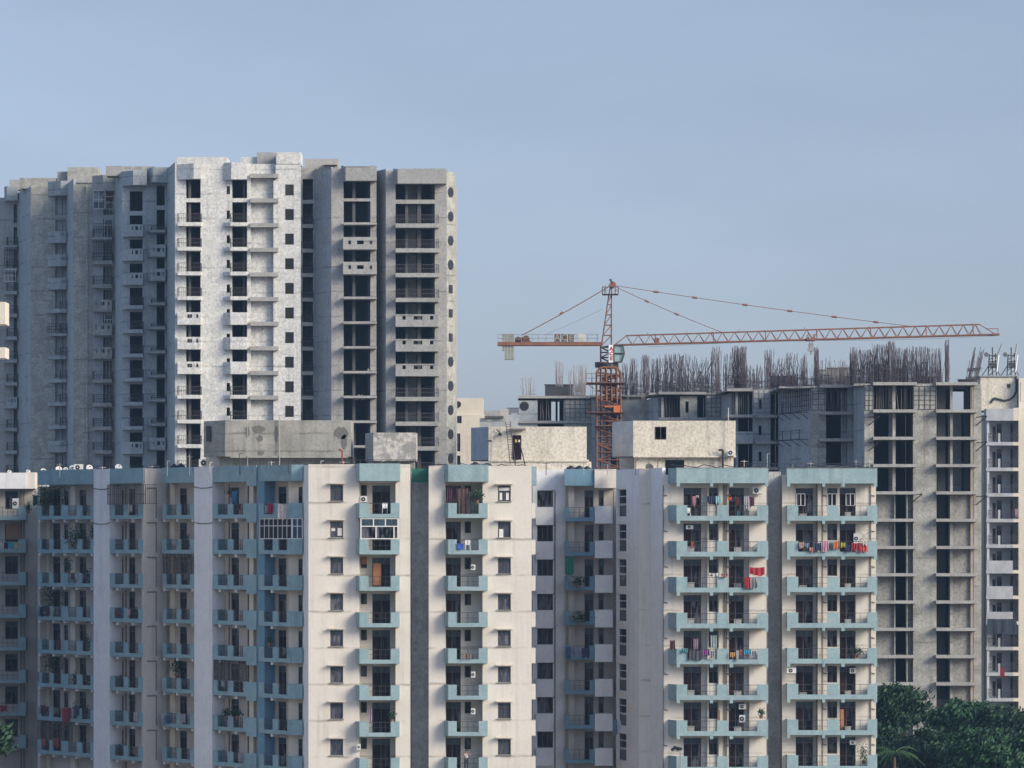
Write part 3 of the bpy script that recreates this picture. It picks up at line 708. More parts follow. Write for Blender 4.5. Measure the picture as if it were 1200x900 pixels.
b.bar((PX(862, 325.5), 325.5, 36.25), (PX(1022, 325.5), 325.5, 36.25), .025); b.bar((PX(862, 325.5), 325.5, 35.95), (PX(1022, 325.5), 325.5, 35.95), .02)
b.build('roof_railing', 'rail', E)

# bright sashes in three windows, roof pipes
b = MB(); fr = front(317.0)
for a_, c_, y0, y1 in ((388.3, 392.6, 619, 622.3), (395.5, 400.8, 618.8, 627.8)): b.box(fr, fr.U(a_), fr.U(c_), PZ(y1, 317), PZ(y0, 317), -.14, -.115)
b.split('curtain', 'framew', B)
b = MB(); fr = front(318.0); b.box(fr, fr.U(585), fr.U(589.8), PZ(629.8, 318), PZ(620, 318), -.14, -.115)
b.box(fr, fr.U(584.7), fr.U(597.5), PZ(575, 318), PZ(571.5, 318), -.14, -.115); b.box(fr, fr.U(585.5), fr.U(588.5), PZ(586, 318), PZ(577.5, 318), -.14, -.115); b.box(fr, fr.U(593), fr.U(596.5), PZ(586, 318), PZ(577.5, 318), -.14, -.115)
b.split('curtain', 'framew', C)
rp = random.Random(5)
for root_, pts, Yq_ in ((B, (70, 120, 178, 196, 222, 246, 281, 318, 352, 376, 402, 447), 0), (C, (512, 540, 604, 640, 684, 712, 745, 771), 326), (E, (812, 838, 872, 899, 929, 950, 966, 1003, 1019), 326)):
    for p in pts:
        Yy = Yq_ or (344 - (p - 44) * .085 if p < 345 else 321)
        z0 = 35.3; h = rp.choice((.95, 1.1, 1.3, 1.8)); x = PX(p, Yy); b = MB(); b.bar((x, Yy, z0), (x, Yy, z0 + h), .035, 6)
        if rp.random() < .5: b.bar((x, Yy, z0 + h), (x + .25, Yy, z0 + h), .035, 6)
        else: b.bar((x - .3, Yy, z0 + h * .9), (x + .3, Yy, z0 + h * .9), .02, 4)
        b.build('vent_pipe', rp.choice(('pipew', 'rail', 'steelgrey')), root_)
for root_, a_, c_, Yy in ((B, 365, 478, 318.5), (C, 505, 620, 319.5), (E, 786, 896, 324.5), (E, 925, 1022, 325.5)):
    b = MB(); pts = [(PX(a_ + (c_ - a_) * i / 14, Yy), Yy + .3 * (i % 3), 36.0 + rp.uniform(-.12, .18)) for i in range(15)]; b.path(pts, .035, 4); b.build('roof_cable', 'black', root_)

# dark damp patches on the stained tank wall
tk = front(327)
rs = random.Random(9)
for px, py, rw, rh in ((303, 503, 9, 5), (290, 506, 3.2, 8), (304.5, 514, 4.5, 4.5), (324, 508, 3, 10), (400, 508, 9, 9), (403, 518, 4, 9), (305, 531, 5, 3)):
    bb = MB(); cx, cz = PX(px, 327), PZ(py, 327); n_ = 16; m_ = 327 / F
    ps = [(cx + cos(2 * pi * i / n_) * rw * m_ * rs.uniform(.7, 1.1), cz + sin(2 * pi * i / n_) * rh * m_ * rs.uniform(.7, 1.15)) for i in range(n_)]
    bb.add([(x, 326.997 - .006, z) for x, z in ps] + [(x, 326.997, z) for x, z in ps], [tuple(range(n_))] + [(i, (i + 1) % n_, n_ + (i + 1) % n_, n_ + i) for i in range(n_)])
    bb.build('damp_patch', plaster('damp_concrete', (.15, .145, .135), (.06, .057, .05), .5, .6, .5) if px == 303 else bpy.data.materials['damp_concrete'], B)
# ================================================================== T : unfinished high-rise on the left
T = thing('unfinished_tower', 'tall unfinished concrete high-rise with a whitewashed front section on the left', 'building', (-40, 480, 0))
ZS = 70.9; NT = 12
def slabz(k): return ZS - 3 * k      # underside of the slab at the foot of row k+1
TOPZ = 75.6
def seg(Y, pl, pr, mat, holes, back=8, top=TOPZ, name='wall', thick=.3, backmat='con_dark', backd=4.5):
    f = front(Y); q = f.U; b = MB()
    b.wall(f, q(pl), q(pr), 0, top, 0, thick, [(q(a), q(b_), z0, z1) for a, b_, z0, z1 in holes]); o = b.build(name, mat, T)
    return f
def strip(p, q, mat, top=TOPZ, name='side_wall', root=None, holes=()):
    f, L = through((PX(p[0], p[1]), p[1]), (PX(q[0], q[1]), q[1]))
    b = MB(); b.box(f, .01, L - .01, 0, top, -.3, 0); b.build(name, mat, root or T); return f
bayid = [0]
def bay(root, Y, pl, pr, opl, opr, slabpx, solids, mat, k0=0, kn=NT, depth=1.2, slabt=.45, cutouts=True, railm='railrust', cols=(), slant=0, rooms=5.0, zs=None, dz=3.0, roofbox=None, railh=1.05):
    """balcony stack : one object per floor (slab + parapet or railing)"""
    zs = ZS if zs is None else zs
    f = front(Y); q = f.U
    for k in range(k0, kn):
        z = zs - dz * k; b = MB(); u0, u1 = q(slabpx[0], depth), q(slabpx[1], depth)
        if slant: b.prism(f, [(q(slabpx[0]), .003), (q(slabpx[0] + slant, depth), depth), (u1, depth), (u1, .003)], z, z + slabt)
        else: b.box(f, u0, u1, z, z + slabt, .003, depth)
        ua = q(slabpx[0] + slant, depth) if slant else u0
        if k in solids:
            h = 1.5; zz = z + slabt; L = u1 - ua; hs = []
            if cutouts: hs = [(ua + L * a, ua + L * c, zz + .35, zz + .8) for a, c in ((.16, .24), (.42, .62), (.80, .88))]
            b.wall(f, ua, u1, zz + .002, z + h, depth, .12, hs)
            if slant: b.prism(f, [(q(slabpx[0]), .003), (ua - .002, depth), (ua + .12, depth - .1), (q(slabpx[0]) + .12, .003)], zz + .002, z + h - .002)
            else: b.box(f, ua, ua + .12, zz + .002, z + h - .002, .003, depth - .121)
            b.box(f, u1 - .12, u1, zz + .002, z + h - .002, .003, depth - .121)
            b.build('balcony', mat, root)
        else:
            o = b.build('balcony', mat if not isinstance(mat, str) or mat != 'grey_con' else 'slab', root)
            r = MB(); z1 = z + slabt; L = u1 - ua
            for zz in (railh, railh * .5): r.box(f, ua, u1, z1 + zz - .03, z1 + zz + .02, depth - .08, depth - .04)
            nb = max(4, int(L / .22))
            for i in range(nb + 1): r.box(f, ua + (L - .03) * i / nb, ua + (L - .03) * i / nb + .03, z1, z1 + railh, depth - .075, depth - .045)
            nb = 5
            for s_ in (ua, u1 - .03):
                r.box(f, s_, s_ + .03, z1 + railh - .03, z1 + railh + .02, .01, depth - .081)
                for i in range(nb): r.box(f, s_, s_ + .03, z1, z1 + railh, .05 + i * .2, .08 + i * .2)
            r.build('railing', railm, o)
    # interior : floor slabs, back wall and side walls behind the openings
    b = MB(); a, c = q(opl), q(opr)
    b.box(f, a - .3, c + .3, 0, zs + 4.3, -rooms - .3, -rooms)
    b.box(f, a - .3, a - .02, 0, zs + 4.3, -rooms + .002, -.303); b.box(f, c + .02, c + .3, 0, zs + 4.3, -rooms + .002, -.303)
    for k in range(-1, kn + 1): b.box(f, a - .019, c + .019, zs - dz * k + .05, zs - dz * k + .3, -rooms + .002, -.01)
    for p, w_ in cols: b.box(f, q(p, -.6), q(p, -.6) + w_, 0, zs + 4, -.9, -.5)
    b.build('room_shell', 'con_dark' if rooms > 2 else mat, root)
def stack(pa, pb, lo, hi, k0=0, kn=NT, zs=None, dz=3.0):
    zs = ZS if zs is None else zs
    return [(pa, pb, zs - dz * k + lo, zs - dz * k + hi) for k in range(k0, kn)]
# --- whitewashed front
f = seg(468, 205, 294, 'white_con', stack(218, 235, .47, 2.98) + stack(265.5, 269.5, .95, 1.95, 0) + stack(272, 289.5, .47, 2.98))
f = seg(468.6, 294, 323, 'white_con', []); f = seg(468, 323, 352.5, 'white_con', stack(334, 344.3, .8, 2.15), top=76.6)
S567 = (5, 6, 7)
bay(T, 468, 205, 294, 218, 235, (208, 235.5), S567, 'white_con', slant=0, cols=((221, .3),), k0=1)
bay(T, 468, 205, 294, 272, 289.5, (262, 289), S567, 'white_con', depth=1.0, slant=8, cutouts=False, k0=1, cols=((285, .2),))
b = MB()
for k in range(-1, NT):
    b2 = MB(); b2.box(front(468.6), PX(294, 468), PX(327, 468), ZS - 3 * k - .15 + .1, ZS - 3 * k + .5, .004, 1.0)
    b2.box(front(468.6), PX(293, 468), PX(296, 468), ZS - 3 * k - .3, ZS - 3 * k + .3, .004, .95); 
    b2 = MB(); b2.box(front(468.6), PX(293.5, 468), PX(326.5, 468), ZS - 3 * k - .1, ZS - 3 * k + .4, .004, 1.1); b2.build('ledge', 'slab', T)
b.box(front(468), PX(320.5, 468), PX(322.9, 468), 0, 73.5, -.5, .15); b.build('fin', 'white_con', T)
ws = MB(); ws.box(front(468), PX(333, 468), PX(345, 468), 0, 75, -3, -2.8); ws.build('stair_back_wall', 'con_dark', T)
# dark slot and grey faces
f = seg(470, 352.6, 368.5, 'grey_con', stack(354.5, 366.8, .45, 2.98), top=75.3)
bay(T, 470, 352, 368, 354.5, 366.8, (353.5, 367), (), 'grey_con', depth=.2, railh=.9, railm='rail', k0=1)
strip((367.5, 470), (388, 466.5), 'blue_con', 75.0)
f = seg(466.4, 388.2, 441, 'grey_con', stack(402.5, 434, .3, 2.95), top=74.9)
bay(T, 466.4, 388, 441, 402.5, 434, (402, 441), (2, 3), 'grey_con', slabt=.28, railm='rail', railh=.02, cols=((413, .35), (431, .35)), k0=1, depth=1.4)
strip((441, 469.5), (452, 466.5), 'blue_con', 74.8)
f = seg(466.4, 452.2, 523.2, 'grey_con', stack(463.5, 509.5, .45, 2.95, 0, NT, 70.6), top=74.6)
bay(T, 466.4, 452, 523, 463.5, 509.5, (463.5, 514), (5, 6, 7), 'grey_con', cols=((475, .35), (489, .45), (506, .35)), k0=1, zs=70.55, slabt=.5, depth=1.3)
b = MB(); b.box(front(466.4), PX(478, 466), PX(487, 466), 0, 73.5, -3.2, -3.0); b.build('inner_wall', 'grey_con', T)
# porthole face at the right edge
fp, Lp = through((PX(523.3, 466.5), 466.5), (PX(533.5, 468.2), 468.2))
b = MB(); b.box(fp, .01, Lp, 0, 74.5, -.3, 0); b.build('end_wall', 'con_light', T)
for k in range(12):
    y = 225.5 + 28.35 * k; z = PZ(y, 467.5); b = MB(); cu = fp.U(528)
    if k in (4, 5, 6): b.box(fp, cu - .42, cu + .42, z - .5, z + .5, .002, .05)
    else:
        c0 = Vector(fp.pt(cu, .025, z)); b.disc(c0, (fp.n[0], fp.n[1], 0), .62, .05, 20)
    b.build('porthole', 'black', T)
    if k % 1 == 0:
        b = MB(); b.box(fp, Lp + .01, Lp + .45, z - 1.7, z - .55, -1.5, -.3); b.build('side_parapet', 'grey_con', T)
# body behind everything
b = MB(); b.prism(G0, [(PX(206, 474), -474.6), (PX(533, 470), -474.6), (PX(533, 470), -490), (PX(206, 474), -490)], 0, 74.2)
b.prism(G0, [(PX(533, 470) - .35, -468.6), (PX(533, 470), -468.6), (PX(533, 470), -474.5), (PX(533, 470) - .35, -474.5)], 0, 74.2)
b.build('tower_body', 'grey_con', T)
# roof boxes
def rbx(Y, pl, pr, yt, yb, mat, depth=5, n1=1.2, slant=0, name='roof_parapet'):
    f = front(Y); b = MB()
    if slant: b.prism(f, [(f.U(pl), .004), (f.U(pl + slant, n1), n1), (f.U(pr, n1), n1), (f.U(pr), .004), ], PZ(yb, Y), PZ(yt, Y))
    else: b.box(f, f.U(pl, n1), f.U(pr, n1), PZ(yb, Y), PZ(yt, Y), -depth, n1)
    return b.build(name, mat, T)
rbx(468, 207, 235.5, 192.5, 210.5, 'white_con', 0, 1.25, 20); rbx(468, 262, 289.5, 191, 211, 'white_con', 0, 1.0, 9)
rbx(472, 207, 266, 184, 199, 'white_con', 5, 0); rbx(473, 265, 283, 191, 200, 'white_con', 5, 0); rbx(472, 282, 302, 184, 199, 'white_con', 5, 0)
rbx(471.5, 301, 326, 178.5, 199, 'grey_con', 5, 0, name='stair_tower'); rbx(467.9, 324, 352.4, 178.3, 192, 'white_con', 4, 0)
rbx(472, 357, 396, 186, 199, 'grey_con', 6, 0, name='tank_room'); rbx(472, 380, 395, 192.5, 194, 'slab', 2, 1)
rbx(466.4, 402, 441.5, 196, 213, 'grey_con', 0, 1.5, 3); rbx(466.4, 463, 523, 198.8, 216.3, 'grey_con', 0, 1.4, 3)
# --- stepped left part (kept in shade)
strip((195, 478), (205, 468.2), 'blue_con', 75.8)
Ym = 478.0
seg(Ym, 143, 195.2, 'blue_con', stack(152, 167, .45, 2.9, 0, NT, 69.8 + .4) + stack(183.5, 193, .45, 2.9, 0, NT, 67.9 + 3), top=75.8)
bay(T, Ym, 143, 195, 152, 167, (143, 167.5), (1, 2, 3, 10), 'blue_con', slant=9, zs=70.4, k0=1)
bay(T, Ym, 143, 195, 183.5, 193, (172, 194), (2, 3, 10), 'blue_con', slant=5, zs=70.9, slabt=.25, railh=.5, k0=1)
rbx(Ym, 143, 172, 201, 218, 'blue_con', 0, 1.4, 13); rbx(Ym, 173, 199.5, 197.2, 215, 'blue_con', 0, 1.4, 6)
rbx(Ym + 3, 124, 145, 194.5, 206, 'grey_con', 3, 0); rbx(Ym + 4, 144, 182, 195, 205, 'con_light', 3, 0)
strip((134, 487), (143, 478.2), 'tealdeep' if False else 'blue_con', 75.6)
Yo = 487.0
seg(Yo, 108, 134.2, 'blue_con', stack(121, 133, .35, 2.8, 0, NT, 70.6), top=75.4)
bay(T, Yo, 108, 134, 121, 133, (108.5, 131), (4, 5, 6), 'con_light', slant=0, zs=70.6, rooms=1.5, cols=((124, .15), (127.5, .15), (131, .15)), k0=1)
rbx(Yo, 108, 145, 206, 224.5, 'grey_con', 0, 1.2, 13)
b = MB(); b.box(front(Yo), PX(86, Yo), PX(108.2, Yo), 0, 74.8, -.3, .02); b.build('wall', 'con_light', T)
b = MB(); b.box(front(Yo), PX(101, Yo), PX(103, Yo), 0, 74.6, .021, .3); b.build('fin', 'con_light', T)
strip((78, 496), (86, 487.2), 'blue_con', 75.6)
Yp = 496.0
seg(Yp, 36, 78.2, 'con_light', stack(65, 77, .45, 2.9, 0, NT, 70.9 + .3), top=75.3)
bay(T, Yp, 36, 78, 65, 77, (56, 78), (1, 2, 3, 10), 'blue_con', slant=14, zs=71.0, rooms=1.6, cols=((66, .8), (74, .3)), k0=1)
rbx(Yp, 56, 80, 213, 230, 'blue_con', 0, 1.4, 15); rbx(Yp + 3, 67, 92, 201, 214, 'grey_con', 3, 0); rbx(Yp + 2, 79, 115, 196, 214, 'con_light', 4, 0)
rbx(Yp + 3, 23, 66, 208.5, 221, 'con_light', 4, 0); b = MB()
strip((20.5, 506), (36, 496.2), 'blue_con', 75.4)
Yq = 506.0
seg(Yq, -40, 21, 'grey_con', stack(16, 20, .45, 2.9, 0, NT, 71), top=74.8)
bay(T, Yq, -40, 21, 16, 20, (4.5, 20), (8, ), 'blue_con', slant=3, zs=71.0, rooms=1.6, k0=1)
rbx(Yq, 5, 21, 219, 236, 'blue_con', 0, 1.3, 3); rbx(Yq + 2, 11, 24, 210.5, 222, 'grey_con', 3, 0)
b = MB(); b.prism(G0, [(PX(206, 474), -475), (PX(206, 474), -490), (-66, -520), (PX(-60, 510), -520), (PX(-60, 510), -508), (PX(20, 507), -508), (PX(36, 498), -498.5), (PX(76, 498), -498.5), (PX(86, 489), -489.5), (PX(132, 489), -489.5), (PX(143, 484), -484.5), (PX(193, 484), -484.5)], 0, 74.0)
b.build('tower_body', 'blue_con', T)
# dark window frames in the 108..134 stack
for k in range(1, NT):
    f = front(Yo); b = MB()
    if k in (1, 5): 
        window(T, f, f.U(122), f.U(132.5), 70.6 - 3 * k + .4, 70.6 - 3 * k + 2.75, -.05, 3, 'framew', 'glass')

f = front(Yo)
def tbox(name, p0, p1, y0, y1, Y, mat, n0=1.0, n1=1.3):
    b = MB(); ff = front(Y); b.box(ff, ff.U(p0, n1), ff.U(p1, n1), PZ(y1, Y - n1), PZ(y0, Y - n1), n0, n1); return b.build(name, mat, T)
def tgrille(p0, p1, y0, y1, Y, mat='rail', n1=1.35, nx=8, nz=3):
    b = MB(); ff = front(Y); a0, a1 = ff.U(p0, n1), ff.U(p1, n1); z0, z1 = PZ(y1, Y - n1), PZ(y0, Y - n1)
    for i in range(nx + 1): u = a0 + (a1 - a0) * i / nx; b.box(ff, u, u + .05, z0, z1, n1 - .05, n1)
    for i in range(nz + 1): z = z0 + (z1 - z0) * i / nz; b.box(ff, a0, a1 + .05, z, z + .05, n1 - .055, n1 - .005)
    b.build('balcony_grille', mat, T)
tgrille(109, 122, 223, 245, Yo, 'framew', nx=2, nz=2); tgrille(123.5, 133.5, 223, 245, Yo, 'framew', n1=.3, nx=1, nz=3)
tbox('window_blind', 124, 133, 224, 233, Yo, plain('dull_red_blind', (.14, .05, .045)), .02, .1)
tbox('glazing', 109.3, 121.5, 237, 244, Yo, 'transom', 1.25, 1.29)
for y0 in (262, 281, 290): tgrille(109, 131, y0, y0 + 11, Yo, 'rail', nx=11, nz=3)
tgrille(56, 78, 379, 390, Yp, 'rail', nx=10, nz=3); tgrille(5, 20, 290, 312, Yq, 'rail', nx=8, nz=5); tgrille(5, 18, 316, 330, Yq, 'framew', nx=3, nz=2)
# ================================================================== R : building under construction on the right
R = thing('building_under_construction', 'grey concrete frame under construction with open floors and rebar on top', 'building', (30, 430, 0))
RZ = 43.75
def rwall(Y, pl, pr, mat, holes=(), top=46.9, name='wall', thick=.3):
    f = front(Y); b = MB(); b.wall(f, f.U(pl), f.U(pr), 0, top, 0, thick, [(f.U(a), f.U(c), z0, z1) for a, c, z0, z1 in holes]); b.build(name, mat, R); return f
def rslabs(Y, pl, pr, k0=-1, kn=12, out=1.2, th=.33, depth=9, mat='con_light', edge=True):
    f = front(Y)
    for k in range(k0, kn):
        b = MB(); b.box(f, f.U(pl, out), f.U(pr, out), RZ - 3 * k - (.0), RZ - 3 * k + th, -depth, out); b.build('floor_slab', 'slab', R)
def inner(Y, pl, pr, gaps=(), depth=8, mat='con_dark'):
    f = front(Y); b = MB(); b.wall(f, f.U(pl), f.U(pr), 0, 46.7, -depth, .3, [(f.U(a, -depth), f.U(c, -depth), z0, z1) for a, c, z0, z1 in gaps])
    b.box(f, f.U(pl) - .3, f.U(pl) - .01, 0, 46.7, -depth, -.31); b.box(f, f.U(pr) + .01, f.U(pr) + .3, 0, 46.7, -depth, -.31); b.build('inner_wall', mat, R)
def ropen(a, c, k0=-1, kn=12, lo=.34, hi=2.98): return [(a, c, RZ - 3 * k + lo, RZ - 3 * k + hi) for k in range(k0 + 1, kn)]
Y1 = 423.0
f = rwall(Y1, 1013, 1024, 'con_light'); rwall(Y1, 1070, 1097.5, 'con_light'); rwall(Y1, 1141, 1150, 'con_light')
rslabs(Y1, 1023.5, 1074.5); rslabs(Y1, 1097, 1146)
inner(Y1, 1024, 1070); inner(Y1, 1097.5, 1141, [(1113, 1130, RZ + .35, RZ + 2.6)], 7); b = MB(); b.box(front(Y1), PX(1115, Y1), PX(1131, Y1), 2, RZ, -3.6, -3.4); b.build('inner_wall', 'blue_con', R)
for p0, p1 in ((1046, 1049.5),):
    b = MB(); b.box(f, f.U(p0), f.U(p1), RZ - 9, 46.7, -.5, -.05); b.build('column', 'con_light', R)
for p0, p1 in ((1113.5, 1116.5), (1137.5, 1141.3)):
    b = MB(); b.box(f, f.U(p0), f.U(p1), 0, 46.7, -.5, -.05); b.build('column', 'con_light' if p0 < 1120 else 'rustcon', R)
b = MB(); b.box(f, f.U(1041.5, -3), f.U(1045.5, -3), RZ - 9, 46.7, -3.4, -3); b.build('column', 'blue_con', R)
b = MB(); b.box(f, f.U(1098, -2), f.U(1108, -2), 0, 46.7, -2.3, -2.0); b.box(f, f.U(1129.5, -2), f.U(1137, -2), RZ - 9, 46.7, -2.3, -2.0); b.build('inner_wall', 'con_dark', R)
for k in range(3, 13):
    z0 = RZ - 3 * (k + 1) + .335; z1 = RZ - 3 * k - .003
    b = MB(); b.box(f, f.U(1024.5), f.U(1048), z0, z1, -.6, -.4); b.build('infill_panel', 'brick', R)
    b = MB(); b.box(f, f.U(1048), f.U(1049.3), z0, z1, -.38, -.02); b.box(f, f.U(1062.5), f.U(1063.6), z0, z1, -.38, -.02); b.build('door_jamb', 'con_light', R)
    b = MB(); b.box(f, f.U(1063.6), f.U(1070), z0, z1, -1.6, -1.4); b.build('infill_panel', 'blue_con', R)
    b = MB(); b.box(f, f.U(1112.5), f.U(1137.5), z0, z1, -.6, -.4); b.build('infill_panel', 'brick', R)
# bracket props, small rails at low floors
r = MB()
for a, c in ((1024.5, 1071), (1098, 1145)):
    z = RZ - 3 * 11 + .33
    for zz in (.5, 1.05): r.box(f, f.U(a, 1), f.U(c, 1), z + zz, z + zz + .04, 1.0, 1.05)
    n_ = 26
    for i in range(n_ + 1):
        u = f.U(a, 1) + (f.U(c, 1) - f.U(a, 1)) * i / n_; r.box(f, u, u + .03, z, z + 1.05, 1.005, 1.045)
r.split('railing', 'rail', R)
# left faces
strip((1000, 429), (1013, 423.2), 'blue_con', 46.9, root=R)
Y2 = 430.0
f = rwall(Y2, 951, 968, 'con_light'); rwall(Y2, 993, 1000.3, 'blue_con'); rslabs(Y2, 961, 1000, -1, 5); inner(Y2, 968, 993)
b = MB(); b.box(f, f.U(986.5, -1), f.U(993, -1), 0, 46.5, -1.4, -1.1); b.build('inner_wall', 'blue_con', R)
strip((912, 440), (951, 430.2), 'blue_con', 46.6, root=R)
Y3 = 440.5
f = rwall(Y3, 882, 903, 'blue_con', [(889, 892.5, RZ - 3 * k + 1.0, RZ - 3 * k + 2.1) for k in range(0, 3)]); rslabs(Y3, 852, 882, -1, 5); rslabs(Y3, 885, 912, 0, 5, .8)
inner(Y3, 862, 882); inner(Y3, 903, 912, depth=5); b = MB(); b.box(f, f.U(862), f.U(882), RZ - 3, RZ - 1.6, .6, .8); b.build('infill_panel', 'blue_con', R)
strip((845, 450), (862, 440.7), 'blue_con', 46.7, root=R)
Y4 = 450.0
f = rwall(Y4, 797, 817, 'con_light', [(803.3, 807, RZ + .9, RZ + 2.2)], top=46.6); rwall(Y4, 827, 845.2, 'con_light', top=46.6); rslabs(Y4, 772, 800, -1, 4, 1, .3); rslabs(Y4, 800, 828, -1, 3, .6, .3)
inner(Y4, 775, 797); inner(Y4, 817, 827, depth=5)
strip((760, 456.5), (775, 450.2), 'blue_con', 46.5, root=R)
Y5 = 456.5
f = rwall(Y5, 727, 760.2, 'con_light', top=46.4); rslabs(Y5, 705, 732, -1, 4, 1.2, .3); inner(Y5, 713, 727)
strip((693, 462), (713, 456.7), 'blue_con', 46.5, root=R)
Y6 = 462.0
f = rwall(Y6, 608, 630, 'blue_con', top=46.5); rwall(Y6, 661, 693.2, 'con_light', top=46.6); rslabs(Y6, 607, 694, -1, 4, .3, .3, 7); inner(Y6, 630, 661, [(646, 651, RZ + .3, RZ + 2.9), (653.5, 655.5, RZ + .3, RZ + 2.9)], 6)
b = MB(); b.disc((PX(614.5, Y6), Y6 - .02, PZ(476, Y6)), (0, 1, 0), .55, .04, 16); b.build('round_opening', 'black', R)
for Y, a_, c_ in ((Y3, 883, 902), (Y4, 798, 816)):
    b = MB(); b.box(front(Y), PX(a_, Y), PX(c_, Y), 2, 46.5, -2.6, -2.3); b.build('inner_wall', 'con_dark', R)
# rust stains as real drip strips on the light walls
for Y, p, w_, t, bt in ((Y1, 1084, 1.2, 483, 560), (Y1, 1019, .8, 482, 545), (Y5, 754, 4.5, 461, 484), (Y5, 736, .8, 462, 490), (Y1, 1139.7, 1.2, 455, 483)):
    b = MB(); f_ = front(Y); b.box(f_, f_.U(p - w_ / 2), f_.U(p + w_ / 2), PZ(bt, Y), PZ(t, Y), .002, .02); b.build('rust_stain', 'rustcon', R)
# props in the top openings
b = MB()
for Y, a, c, n_ in ((Y1, 1026, 1045, 7), (Y1, 1051, 1068, 5), (Y2, 970, 991, 9), (Y3, 863, 880, 7), (Y4, 777, 795, 6), (Y6, 632, 645, 4), (Y5, 716, 726, 3)):
    for i in range(n_):
        p = a + (c - a) * (i + .5) / n_; x = PX(p, Y + .8)
        b.bar((x, Y + .8, RZ + .33), (x + random.uniform(-.25, .25) * (1 if random.random() < .35 else .1), Y + .8, RZ + 3), .045, 5)
b.split('formwork_props', 'rebarpale', R)
# formwork grids on the top-floor walls
def fgrid(Y, a, c, top, bot, stx=.55, stz=.5, fr=None):
    f_ = fr or front(Y); b = MB(); u0, u1 = f_.U(a), f_.U(c); z1, z0 = PZ(top, Y), PZ(bot, Y)
    nx = max(2, int((u1 - u0) / stx)); nz = max(2, int((z1 - z0) / stz))
    for i in range(nx + 1): b.box(f_, u0 + (u1 - u0 - .06) * i / nx, u0 + (u1 - u0 - .06) * i / nx + .05, z0, z1, .004, .06)
    for i in range(nz + 1): b.box(f_, u0, u1, z0 + (z1 - z0) * i / nz, z0 + (z1 - z0) * i / nz + .045, .003, .055)
    b.build('formwork_grid', 'rebar' if random.random() < .8 else 'rebarpale', R)
fgrid(Y1, 1070.5, 1097, 453, 480); fgrid(Y1, 1013.5, 1023.8, 452, 481); fgrid(Y2, 951.5, 967, 455, 481); fgrid(Y3, 883, 902.5, 456, 484)
fB, LB = through((PX(912, 440), 440), (PX(951, 430.2), 430.2)); fgrid(434, 914, 950, 453, 482, fr=fB)
fgrid(Y4, 828, 845, 457, 488); fgrid(Y6, 662, 692, 464, 494)
b = MB()
for row in (484, 515.5):
    for p in (918, 927, 937, 947):
        z = PZ(row, 434); u = fB.U(p)
        b.bar(fB.pt(u, .03, z), fB.pt(u, 1.1, z), .045); b.bar(fB.pt(u, 1.05, z), fB.pt(u, .03, z - .7), .045); b.bar(fB.pt(u, 1.05, z), fB.pt(u, 1.05, z + 1.1), .04)
    b.bar(fB.pt(fB.U(916), 1.05, PZ(row, 434)), fB.pt(fB.U(950), 1.05, PZ(row, 434)), .05)
    b.bar(fB.pt(fB.U(916), 1.05, PZ(row, 434) + 1), fB.pt(fB.U(950), 1.05, PZ(row, 434) + 1), .03)
for z_, x_ in [(489, 1147), (519, 1147), (582, 1147), (489, 1021), (519, 1021), (580, 1071)]:
    f_ = front(Y1); z = PZ(z_, Y1); u = f_.U(x_); b.bar(f_.pt(u - .3, .1, z - .9), f_.pt(u + .8, .9, z + .1), .06); b.bar(f_.pt(u - .3, .1, z), f_.pt(u + .8, .9, z + .1), .05)
b.split('bracket_scaffold', 'rebar', R)
# body slabs behind, top deck
b = MB(); b.prism(G0, [(PX(608, Y6), -Y6 - 9), (PX(860, 452), -462), (PX(1149, Y1), -Y1 - 9.5), (PX(1149, 452), -452), (PX(620, 500), -500)], 0, 2)
b.build('base_slab', 'con_dark', R)
deck = MB()
for a, c, Y in ((608, 694, Y6), (694, 761, Y5), (761, 846, Y4), (846, 913, Y3), (913, 1001, Y2), (1001, 1098, Y1)):
    deck.box(front(Y), PX(a, Y), PX(c, Y), 46.75, 46.98, -12, -.32)
deck.build('top_deck', 'con_light', R)
# rebar clusters on the deck
def rebar(Y, a, c, ytop, dens, ybase=None, lean=.6, dense=0, jit=6, r=.024, mat='rebar'):
    b = MB(); zb = 46.9 if ybase is None else PZ(ybase, Y); n_ = int((c - a) * dens)
    for i in range(n_):
        x = PX(random.uniform(a, c), Y); y = Y + random.uniform(.3, 3.5); zt = PZ(ytop + min(24, random.expovariate(1) * jit * 1.5), Y)
        l = random.gauss(0, .12) * lean * (zt - zb)
        m_ = (x + l * .25 + random.gauss(0, .05), y, zb + (zt - zb) * .5)
        b.path([(x, y, zb), m_, (x + l, y + random.gauss(0, .2), zt)], r, 3)
    for i in range(dense):
        z = zb + (PZ(ytop, Y) - zb) * random.uniform(.03, .42); xa = random.uniform(PX(a, Y), PX(c, Y)); xb = min(PX(c, Y), xa + random.uniform(.8, 2.5))
        y = Y + random.uniform(.2, 3); b.bar((xa, y, z), (xb, y, z + random.uniform(-.15, .15)), .022, 3)
    b.build('rebar_bundle', mat, R)
